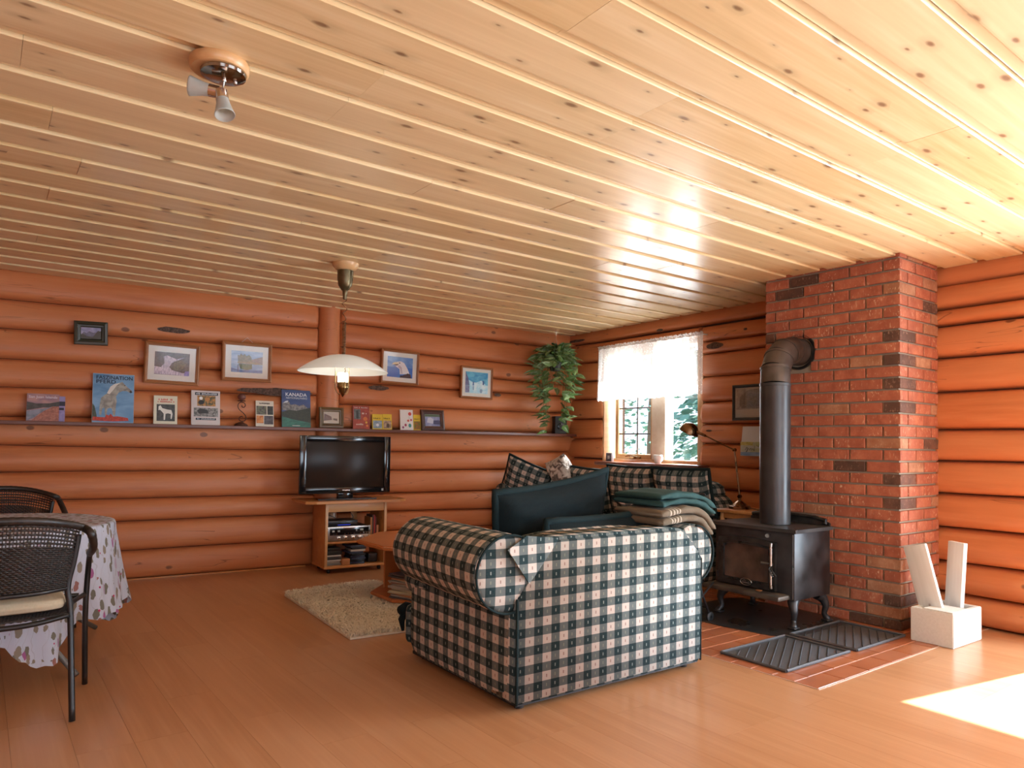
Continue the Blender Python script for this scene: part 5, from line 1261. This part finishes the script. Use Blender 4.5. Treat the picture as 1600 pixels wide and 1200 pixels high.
# ------------------------------------------------------------------ hanging plant
LEAF = []
for a_, b_ in (((.05, .13, .035), (.16, .30, .08)), ((.09, .20, .06), (.30, .42, .18)), ((.16, .30, .16), (.52, .60, .44))):
    t = NT('leaf_green'); g = t.n('TexNoise', Vector=t.coord('Object', (30, 30, 30), 5), Scale=1.0, Detail=2.0).outputs[0]
    LEAF.append(t.fin(t.mix(g, a_, b_), .4, Specular_IOR_Level=.5))
lm = []
for vi in range(4):
    L = 1.0; mb = MB(); W_f = (.30, .36, .26, .33)[vi]
    ctr = [(0, 0, 0), (0, .3, .05), (0, .65, .04), (0, 1, -.10)]
    side = [(.10, -.08, -.01), (W_f, .12, -.03), (W_f*.8, .48, -.02), (W_f*.35, .8, -.06)]
    V_ = ctr+side+[(-x, y, z) for x, y, z in side]
    # centre strip (pale vein) then blades
    mb.cur = 0; mb.add(V_, [(0, 4, 5, 1), (1, 5, 6, 2), (2, 6, 7, 3), (0, 1, 9, 8), (1, 2, 10, 9), (2, 3, 11, 10)])
    mb.cur = 1; mb.add([(.0, -.02, .012), (.07, .25, .048), (.05, .6, .043), (0, .9, -.07), (-.05, .6, .043), (-.07, .25, .048)], [(0, 1, 2, 3, 4, 5)])
    mb.cur = 1
    for s in (-1, 1): mb.add([(0, .25, .055), (s*W_f*.6, .30, .0), (s*W_f*.55, .40, .005), (0, .38, .055)], [(0, 1, 2, 3)])
    me = mb.make('leaf'); me.materials.append(LEAF[vi % 2]); me.materials.append(LEAF[2]); lm.append(me)
pc = Vector((5.09, 6.02, 0))
hp = tag(empty('hanging_plant', (pc.x, pc.y, 2.46)), 'bushy trailing plant with pale veined leaves hanging in the corner by the window', 'plant')
mb = MB(); mb.tube([(0, 0, 0), (0, 0, -.025), (.008, 0, -.05), (.012, 0, -.065), (0, 0, -.075)], .003, 6); mb.out('ceiling_hook', CHROME, hp, True)
for k in range(3):
    a = 2*PI*k/3+.4; mb = MB(); mb.tube([(0, 0, -.07), (.075*math.cos(a), .075*math.sin(a), -.36)], .0014, 5); mb.out('hanger_wire', CHROME, hp)
mb = MB(); mb.lathe([(.001, -.47), (.055, -.47), (.075, -.37), (.080, -.355), (.072, -.356), (.05, -.45), (.001, -.45)], 24); mb.out('pot', BLACKM, hp, auto=40)
rr = random.Random(21)
def leafo(p, d, s, roll_):
    o = bpy.data.objects.new('leaf', rr.choice(lm)); COL.objects.link(o); o.parent = hp
    z = Vector(d).normalized(); q = z.to_track_quat('Y', 'Z')
    o.matrix_local = Matrix.Translation(p) @ q.to_matrix().to_4x4() @ Matrix.Rotation(roll_, 4, 'Y') @ Matrix.Scale(s, 4)
vines = []
for k in range(22):
    a = 2*PI*k/22+rr.uniform(-.1, .1); top = rr.uniform(-.20, -.30); rad = rr.uniform(.15, .245); end = rr.uniform(-.60, -.74)
    vines.append(([(0.04*math.cos(a), .04*math.sin(a), -.37), (.08*math.cos(a), .08*math.sin(a), top), (rad*.75*math.cos(a), rad*.75*math.sin(a), top-.06), (rad*math.cos(a), rad*math.sin(a), -.45), (rad*.93*math.cos(a+.1), rad*.93*math.sin(a+.1), end)], 9))
vd = Vector((-math.sin(YAW), math.cos(YAW), 0))   # sideways as seen in the room corner
for dx, end in ((-.095, -1.13), (-.07, -1.02), (-.12, -.98), (.10, -1.10), (.075, -1.0), (.12, -.96), (-.085, -1.08)):
    b = -dx*vd
    vines.append(([(b.x*.5, b.y*.5, -.40), (b.x*1.2, b.y*1.2, -.52), (b.x*1.1, b.y*1.1, -.75), (b.x, b.y, end)], 9))
mb = MB(); nleaf = 0
for pts, nl in vines:
    P_ = spl(pts, 6); mb.tube(P_, .0022, 4)
    for i in range(nl):
        q = P_[min(len(P_)-1, int((i+.9)/nl*len(P_)))]
        if len(pts) == 4 and q.z > -.62: continue
        a = math.atan2(q.y, q.x)+rr.uniform(-1.2, 1.2)
        d = (math.cos(a), math.sin(a), rr.uniform(-.9, .25)); leafo(q+Vector((rr.uniform(-.025, .025), rr.uniform(-.025, .025), rr.uniform(-.03, .03))), d, rr.uniform(.10, .155), rr.uniform(-.7, .7)); nleaf += 1
mb.out('vines', plain((.10, .16, .04), .6), hp, True)
for i in range(44):
    a = rr.uniform(0, 2*PI); r_ = rr.uniform(.0, .14); leafo(Vector((r_*math.cos(a), r_*math.sin(a), -.26+rr.uniform(-.05, .06))), (math.cos(a), math.sin(a), rr.uniform(-.1, .7)), rr.uniform(.09, .14), rr.uniform(-1, 1))

# ------------------------------------------------------------------ curtain and window sill things
t = NT('white_lace_curtain')
v = t.coord('UV', (1, 1, 1)); lace = t.n('TexVoronoi', Vector=t.n('Mapping', _0=v, ).outputs[0], Scale=55.0).outputs['Distance']
th = t.mr(t.math('ADD', lace, t.math('MULTIPLY', t.n('TexNoise', Vector=v, Scale=9.0, Detail=2.0).outputs[0], .5)), .45, .62)
df = t.n('BsdfDiffuse', Color=(.92, .93, .93)); tl = t.n('BsdfTranslucent', Color=(.95, .96, .97)); tp = t.n('BsdfTransparent')
m1 = t.n('MixShader', _0=.6, _1=df.outputs[0], _2=tl.outputs[0])
m2 = t.n('MixShader', _0=t.math('MULTIPLY', th, .38), _1=m1.outputs[0], _2=tp.outputs[0]); t.t.links.new(m2.outputs[0], t.out.inputs[0]); LACE = t.m
cu = tag(empty('curtain'), 'short white lace curtain valance across the top of the window', 'curtain')
cu.matrix_world = MBW
Lp, Rp = onB(935, 545, .10), onB(1099, 524, .10); sy0, sy1 = Rp.y, Lp.y; ztop = (Lp.z+Rp.z)/2; zbot = (onB(933, 620, .10).z+onB(1095, 622, .1).z)/2
def cfold(s): return .016*math.sin(s*52+2*math.sin(s*7))+.007*math.sin(s*131)
mb = MB(); nu, nv = 150, 14; uvs = []
for i in range(nu+1):
    for j in range(nv+1):
        s = sy0+(sy1-sy0)*i/nu; q = j/nv; hem = .012*abs(math.sin(s*46))+.006*math.sin(s*17)
        z = ztop+(zbot-hem-ztop)*q; fl = .035*q*((s-sy0)/(sy1-sy0)-.3)
        mb.v.append((s+fl, .10+cfold(s)*(.35+.65*q)+.01*q, z))
mb.f = [(i*(nv+1)+j, (i+1)*(nv+1)+j, (i+1)*(nv+1)+j+1, i*(nv+1)+j+1) for i in range(nu) for j in range(nv)]; mb.mi = [0]*len(mb.f)
me = mb.make('fabric'); uv = me.uv_layers.new(name='UVMap')
for l in me.loops: c = me.vertices[l.vertex_index].co; uv.data[l.index].uv = (c.x, c.z)
link('fabric', me, LACE, cu, True)
mb = MB()
for i in range(180):
    s = sy0+(sy1-sy0)*i/179; mb.v += [(s, .10+cfold(s)*.35, ztop-.004), (s+.004*math.sin(i*2.1), .10+.022*math.sin(i*1.3), ztop+.018), (s, .10+.016*math.sin(i*1.9+1), ztop+.030+.008*math.sin(i*2.7))]
mb.f = [(3*i+j, 3*i+3+j, 3*i+4+j, 3*i+1+j) for i in range(179) for j in range(2)]; mb.mi = [0]*len(mb.f)
me = mb.make('header_ruffle'); uv = me.uv_layers.new(name='UVMap')
for l in me.loops: c = me.vertices[l.vertex_index].co; uv.data[l.index].uv = (c.x*3, c.z*3)
link('header_ruffle', me, LACE, cu, True)
mb = MB(); mb.tube([(sy0-.01, .055, ztop-.002), (sy0-.008, .092, ztop), (sy0+.01, .094, ztop), (sy1-.01, .094, ztop), (sy1+.008, .092, ztop), (sy1+.01, .055, ztop-.002)], .006, 8); mb.out('curtain_rod', plain((.75, .75, .73), .4), cu, True)
P = onx(951, 716, 5.45)
c_ = tag(empty('sill_card', (5.45, P.y, 1.0015), -PI/2-.2), 'small dark patterned card box at the left end of the window sill', 'ornament')
mb = MB(); mb.bbox((-.055, 0, 0), (.055, .03, .095), .003); mb.out('card_box', plain((.5, .5, .5), .5), c_, auto=40); art('card_picture', .10, .085, [(('2c3448', '6c7484', (60, 60, 60)), None), ('c0c4cc', rect(.3, .3, .7, .7))], c_, -.0008, z0=.004)
P = onx(1028, 718, 5.47)
c_ = tag(empty('sill_cup', (5.47, P.y, 1.0015)), 'small white cup on the sill in front of the window mullion', 'cup')
mb = MB(); mb.lathe([(.001, 0), (.028, 0), (.032, .008), (.046, .07), (.048, .085), (.044, .085), (.041, .07), (.028, .01), (.001, .008)], 28); mb.out('bowl', plain((.75, .75, .72), .25), c_, True)
mb = MB(); mb.tube(spl([(.044, 0, .07), (.07, 0, .065), (.068, 0, .03), (.036, 0, .022)], 5), .005, 6); mb.out('handle', plain((.75, .75, .72), .25), c_, True)

# ------------------------------------------------------------------ side table with desk lamp
stb_ = tag(empty('side_table', (5.0, 3.50, 0)), 'small orange wooden side table between the sofa arm and the chimney', 'side table')
mb = MB(); mb.bbox((-.14, -.20, .645), (.22, .205, .672), .008); mb.out('tabletop', PINE, stb_, auto=40)
for sx, sy in ((-.10, .15), (-.10, -.16), (.18, .15), (.18, -.16)):
    mb = MB(); mb.tube([(sx, sy, .645), (sx*1.25, sy*1.18, .001)], [.020, .014], 8); mb.out('leg', PINE_L, stb_, True)
mb = MB(); mb.bbox((-.11, -.16, .60), (.19, .16, .643), .003); mb.out('apron', PINE, stb_, auto=40)
lp = tag(empty('desk_lamp', (5.02, 3.575, .6725)), 'antique brass jointed desk lamp standing on the side table', 'lamp')
mb = MB(); mb.lathe([(.001, 0), (.085, 0), (.087, .004), (.085, .020), (.080, .024), (.06, .028), (.045, .045), (.028, .058), (.016, .066), (.001, .068)], 8); mb.out('base', BRASS_D, lp, auto=25)
def lpp(x, y): v_ = onx(x, y, 5.03); return v_-Vector((5.02, 3.575, .6725))
e1, e2, e3 = lpp(1147.5, 703), lpp(1102, 681), lpp(1090, 676)
mb = MB(); mb.tube([(0, 0, .06), (0, .0, .10)], .011, 10); mb.tube([(0, 0, .10), e1], .0075, 10); mb.out('upright', BRASS_D, lp, auto=40)
for j in ((0, 0, .10), e1):
    mb = MB(); mb.lathe([(.001, -.014), (.014, -.013), (.014, .013), (.001, .014)], 14, Matrix.Translation(j) @ Matrix.Rotation(PI/2, 4, 'Y')); mb.tube([Vector(j)+Vector((-.03, 0, 0)), Vector(j)+Vector((.03, 0, 0))], .004, 6); mb.out('joint', BRASS, lp, auto=40)
mb = MB(); mb.tube([e1, e2], .0065, 10); mb.tube([e2-(e1-e2).normalized()*0, e3], [.012, .018], 10); mb.out('arm', BRASS_D, lp, auto=40)
hd = lpp(1078, 671); ax = (Vector((-.1, .45, -.90))).normalized(); M = Matrix.Translation(hd-ax*.06) @ ax.to_track_quat('Z', 'Y').to_matrix().to_4x4()
mb = MB(); mb.lathe([(.001, 0), (.03, .004), (.058, .018), (.076, .045), (.086, .078), (.088, .09), (.084, .09), (.072, .05), (.05, .028), (.001, .01)], 32, M); mb.out('shade', BRASS_D, lp, auto=50)
mb = MB(); mb.tube(spl([(.04, -.05, .01), (.05, -.12, .003), (.0, -.17, .003), (.02, -.198, .003), (.02, -.215, -.04), (.03, -.22, -.30), (.05, -.22, -.66)], 6), .003, 6); mb.out('power_cord', BLACKM, lp, True)

# ------------------------------------------------------------------ firewood cart with wooden handles
fc = tag(empty('firewood_cart', (3.78, 3.10, 0)), 'folding black firewood cart with two wooden handles between loveseat and stove', 'cart')
def cl_(x, y, X): v_ = onx(x, y, X); return v_-Vector((3.78, 3.10, 0))
HWD = m_pine('cherry_handle', (.22, .045, .015), (.32, .08, .025), (.40, .12, .04), .3, 0, .4, (1, 1, 1), False)
for (xa, ya, xb, yb, X) in ((1077, 770, 1074, 795, 3.78), (1086.5, 782, 1086, 797, 3.82)):
    a, b = cl_(xa, ya, X), cl_(xb, yb, X); d = b-a
    mb = MB(); mb.tube([a, a+d*.15, a+d*.35, a+d*.6, a+d*.8, b, b+Vector((0, 0, -.05))], [.012, .017, .014, .018, .016, .014, .012], 12); mb.out('wooden_handle', HWD, fc, True)
for P_ in ([(1065, 779), (1066.5, 784), (1068, 795), (1068, 812)], [(1083, 774), (1089, 776), (1093, 783), (1097, 795), (1100, 812)], [(1102, 773), (1096, 771), (1091, 777)]):
    mb = MB(); mb.tube(spl([cl_(x, y, 3.80) for x, y in P_], 5), .006, 6); mb.out('bent_rod', BLACKM, fc, True)
for y_ in (-.03, .05):
    mb = MB(); mb.tube([(.02, y_, .75), (.03, y_, .45), (.12, y_, .20), (.20, y_*1.2, .035)], .008, 8); mb.out('leg_tube', BLACKM, fc, True)
    mb = MB(); mb.tube([(.24, y_, .26), (.05, y_, .13), (-.05, y_, .02)], .007, 8); mb.out('leg_tube', BLACKM, fc, True)
    mb = MB(); mb.lathe([(.008, -.009), (.028, -.009), (.034, -.005), (.034, .005), (.028, .009), (.008, .009)], 20, Matrix.Translation((.20, y_*1.2, .0345)) @ Matrix.Rotation(PI/2, 4, 'X')); mb.out('wheel', BLACKM, fc, auto=40)

# ------------------------------------------------------------------ round table with floral cloth
tc = Vector((.05, 4.56, 0)); TR_ = .565
tb = tag(empty('round_table', tc), 'round table hidden under a floral cloth between two wicker chairs', 'table')
mb = MB(); mb.lathe([(.001, .70), (TR_-.03, .70), (TR_-.012, .708), (TR_-.012, .72), (TR_-.02, .724), (.001, .724)], 48); mb.out('tabletop', PINE_L, tb, auto=40)
mb = MB(); mb.lathe([(.10, .69), (.10, .70), (.028, .69), (.028, .42), (.001, .42)], 16); mb.out('post', GREYT, tb, auto=40)
for fx, fy in ((.56, .50), (.37, -.46), (-.52, -.44), (-.5, .5)):
    mb = MB(); mb.tube([(.02*fx, .02*fy, .50), (fx*.5, fy*.5, .25), (fx, fy, .013)], .014, 10); mb.out('leg', GREYT, tb, True)
t = NT('floral_tablecloth'); v = t.coord('Object', (1, 1, 1)); vv = t.n('Mapping', _0=v); vv.inputs['Scale'].default_value = (30, 30, 15); vv.inputs['Rotation'].default_value = (.5, .4, 0)
vo = t.n('TexVoronoi', Vector=vv.outputs[0], Scale=1.0); sep = t.n('SeparateColor', _0=vo.outputs['Color'])
nzv = t.math('MULTIPLY', t.n('TexNoise', Vector=v, Scale=38.0).outputs[0], .55)
lf = t.math('MULTIPLY', t.math('LESS_THAN', t.math('ADD', vo.outputs['Distance'], nzv), .70), t.math('GREATER_THAN', sep.outputs[0], .22))
lcol = t.ramp(sep.outputs[1], [(0, (.16, .145, .11)), (.45, (.24, .20, .15)), (.75, (.30, .13, .11)), (.85, (.33, .10, .24)), (.93, (.42, .34, .44))], 'CONSTANT')
v2 = t.n('TexVoronoi', Vector=t.n('Mapping', _0=v, ).outputs[0], Scale=26.0); s2 = t.n('SeparateColor', _0=v2.outputs['Color'])
berry = t.math('MULTIPLY', t.math('LESS_THAN', v2.outputs['Distance'], .17), t.math('GREATER_THAN', s2.outputs[0], .86))
vn = t.n('TexWave', Vector=v, Scale=9.0, Distortion=9.0, Detail=2.0).outputs[1]
c = t.mix(t.math('MULTIPLY', t.math('GREATER_THAN', vn, .99), .3), (.50, .53, .62), (.25, .22, .2))
c = t.mix(lf, c, lcol); c = t.mix(berry, c, (.40, .02, .10)); CLOTH = t.fin(c, .85)
def cloth_r(a):    # hem height around the table
    return .43+.16*max(0, math.cos(4*(a-.35)))**2
mb = MB(); NA, NR = 160, 26; vs = []
for i in range(NA):
    a = 2*PI*i/NA
    for j in range(NR+1):
        q = j/NR
        if q < .35: r_ = TR_*q/.35; z_ = .728
        elif q < .42:
            b = (q-.35)/.07*PI/2; r_ = TR_+.012*math.sin(b); z_ = .728-.012*(1-math.cos(b))
        else:
            s = (q-.42)/.58; drop = cloth_r(a)+(.018*abs(math.sin(a*26)))*1; fold = (math.sin(a*9+.6)+.5*math.sin(a*17+2))*.5
            z_ = .716-drop*s; r_ = TR_+.012+.075*s*(.6+fold)+.02*s*math.sin(a*31)*s
        vs.append((r_*math.cos(a), r_*math.sin(a), z_))
fs = [(i*(NR+1)+j, ((i+1) % NA)*(NR+1)+j, ((i+1) % NA)*(NR+1)+j+1, i*(NR+1)+j+1) for i in range(NA) for j in range(1, NR)]
cidx = len(vs); vs.append((0, 0, .728)); fs += [(cidx, i*(NR+1)+1, ((i+1) % NA)*(NR+1)+1) for i in range(NA)]
mb.add(vs, fs); o = mb.out('tablecloth', CLOTH, None, True); o.location = tc; tag(o, 'white tablecloth with brown leaves, pink flowers and scalloped hem', 'tablecloth')

# ------------------------------------------------------------------ wicker chairs (local: seat towards +y, back at -y)
def ctube(name, pts, r, parent, mat=TUBE, n=10, k=6):
    mb = MB(); mb.tube(spl(pts, k), r, n); return mb.out(name, mat, parent, True)
def chair(loc, rz, label, cush=None):
    c = tag(empty('wicker_chair', loc, rz), label, 'chair', 'dark wicker armchairs at the round table')
    HW = .285
    def bk(u, q):     # back surface: u -1..1, q 0..1 bottom to top
        x = u*(.235+.045*q); y = -.10+.135*abs(u)**2.4*(.65+.5*q)-.055*q; z = .535+(.30-.055*abs(u)**2.6)*q; return Vector((x, y-.05, z))
    nr, ns = 34, 46
    mb = MB()
    for k in range(nr):
        q = (k+.5)/nr
        open_ = q > .68
        if open_ and k % 2: continue
        pts = []
        for i in range(ns*2+1):
            u = -1+i/ns; p = bk(u, q); off = .0032*(1 if (i//2+k//(2 if open_ else 1)) % 2 else -1); pts.append(p+Vector((0, off, 0)))
        mb.tube(pts, .0042 if not open_ else .0046, 4)
    for i in range(ns+1):
        if i % 1: continue
        u = -1+2*i/ns; mb.tube([bk(u, q) for q in (0, .33, .66, 1)], .0030, 4, ends=False)
    tag(mb.out('woven_back', WICK, c, True), kind='stuff')
    mb = MB(); pts = [(HW+.045, .10, .655), (HW+.050, -.02, .70), (HW+.035, -.10, .765)]+[tuple(bk(u, 1)+Vector((.012*u, 0, .008))) for u in (1, .8, .55, .28, 0, -.28, -.55, -.8, -1)]+[(-HW-.035, -.10, .765), (-HW-.050, -.02, .70), (-HW-.045, .10, .655)]
    P_ = spl(pts, 6); mb.tube(P_, [.016+.0012*(i % 2) for i in range(len(P_))], 10)
    mb.out('wrapped_rim', WICK, c, True)
    for s in (-1, 1):
        ctube('front_leg', [(s*(HW+.045), .09, .66), (s*(HW+.052), .22, .64), (s*(HW+.05), .275, .56), (s*(HW+.045), .29, .35), (s*(HW+.055), .33, .003)], .0125, c)
        ctube('rear_leg', [tuple(bk(s*1.0, .92)), tuple(bk(s*1.02, .45)), tuple(bk(s*1.03, 0)), (s*.255, -.075, .42), (s*.27, -.17, .003)], .0125, c)
        ctube('side_rail', [(s*.245, -.03, .425), (s*.26, .12, .43), (s*(HW+.035), .26, .44)], .011, c)
    ctube('back_rail', [tuple(bk(u, 0)) for u in (-1.02, -.6, -.2, .2, .6, 1.02)], .010, c)
    ctube('seat_rail', [(-.25, -.085, .425), (-.1, -.115, .405), (.1, -.115, .405), (.25, -.085, .425)], .011, c)
    ctube('seat_rail', [(-.30, .255, .44), (0, .275, .44), (.30, .255, .44)], .011, c)
    mb = MB(); rows = 26
    for k in range(rows):
        y_ = -.09+.35*k/(rows-1); hw = .245+.05*(k/(rows-1)); pts = [(-hw+2*hw*i/40, y_, .432-.012*(1-(2*i/40-1)**2)+.002*(1 if (i+k) % 2 else -1)) for i in range(41)]
        mb.tube(pts, .0050, 4)
    tag(mb.out('woven_seat', WICK, c, True), kind='stuff')
    return c
chair((.085, 3.66, 0), math.radians(-3), 'dark wicker armchair in front with a cream cushion, nearest the camera')
chair((.13, 5.45, 0), PI+.12, 'dark wicker armchair on the far side of the round table')
cq = tag(empty('seat_cushion', (.085, 3.74, .443)), 'cream seat cushion on the near wicker chair', 'cushion')
o = softbox('cover', (-.235, -.185, 0), (.235, .21, .062), .028, CREAMF, cq, puff=.012)
mb = MB(); mb.tube([(-.22, -.18, .02), (-.24, -.185, -.03)], .004, 5); mb.out('tie', CREAMF, cq)
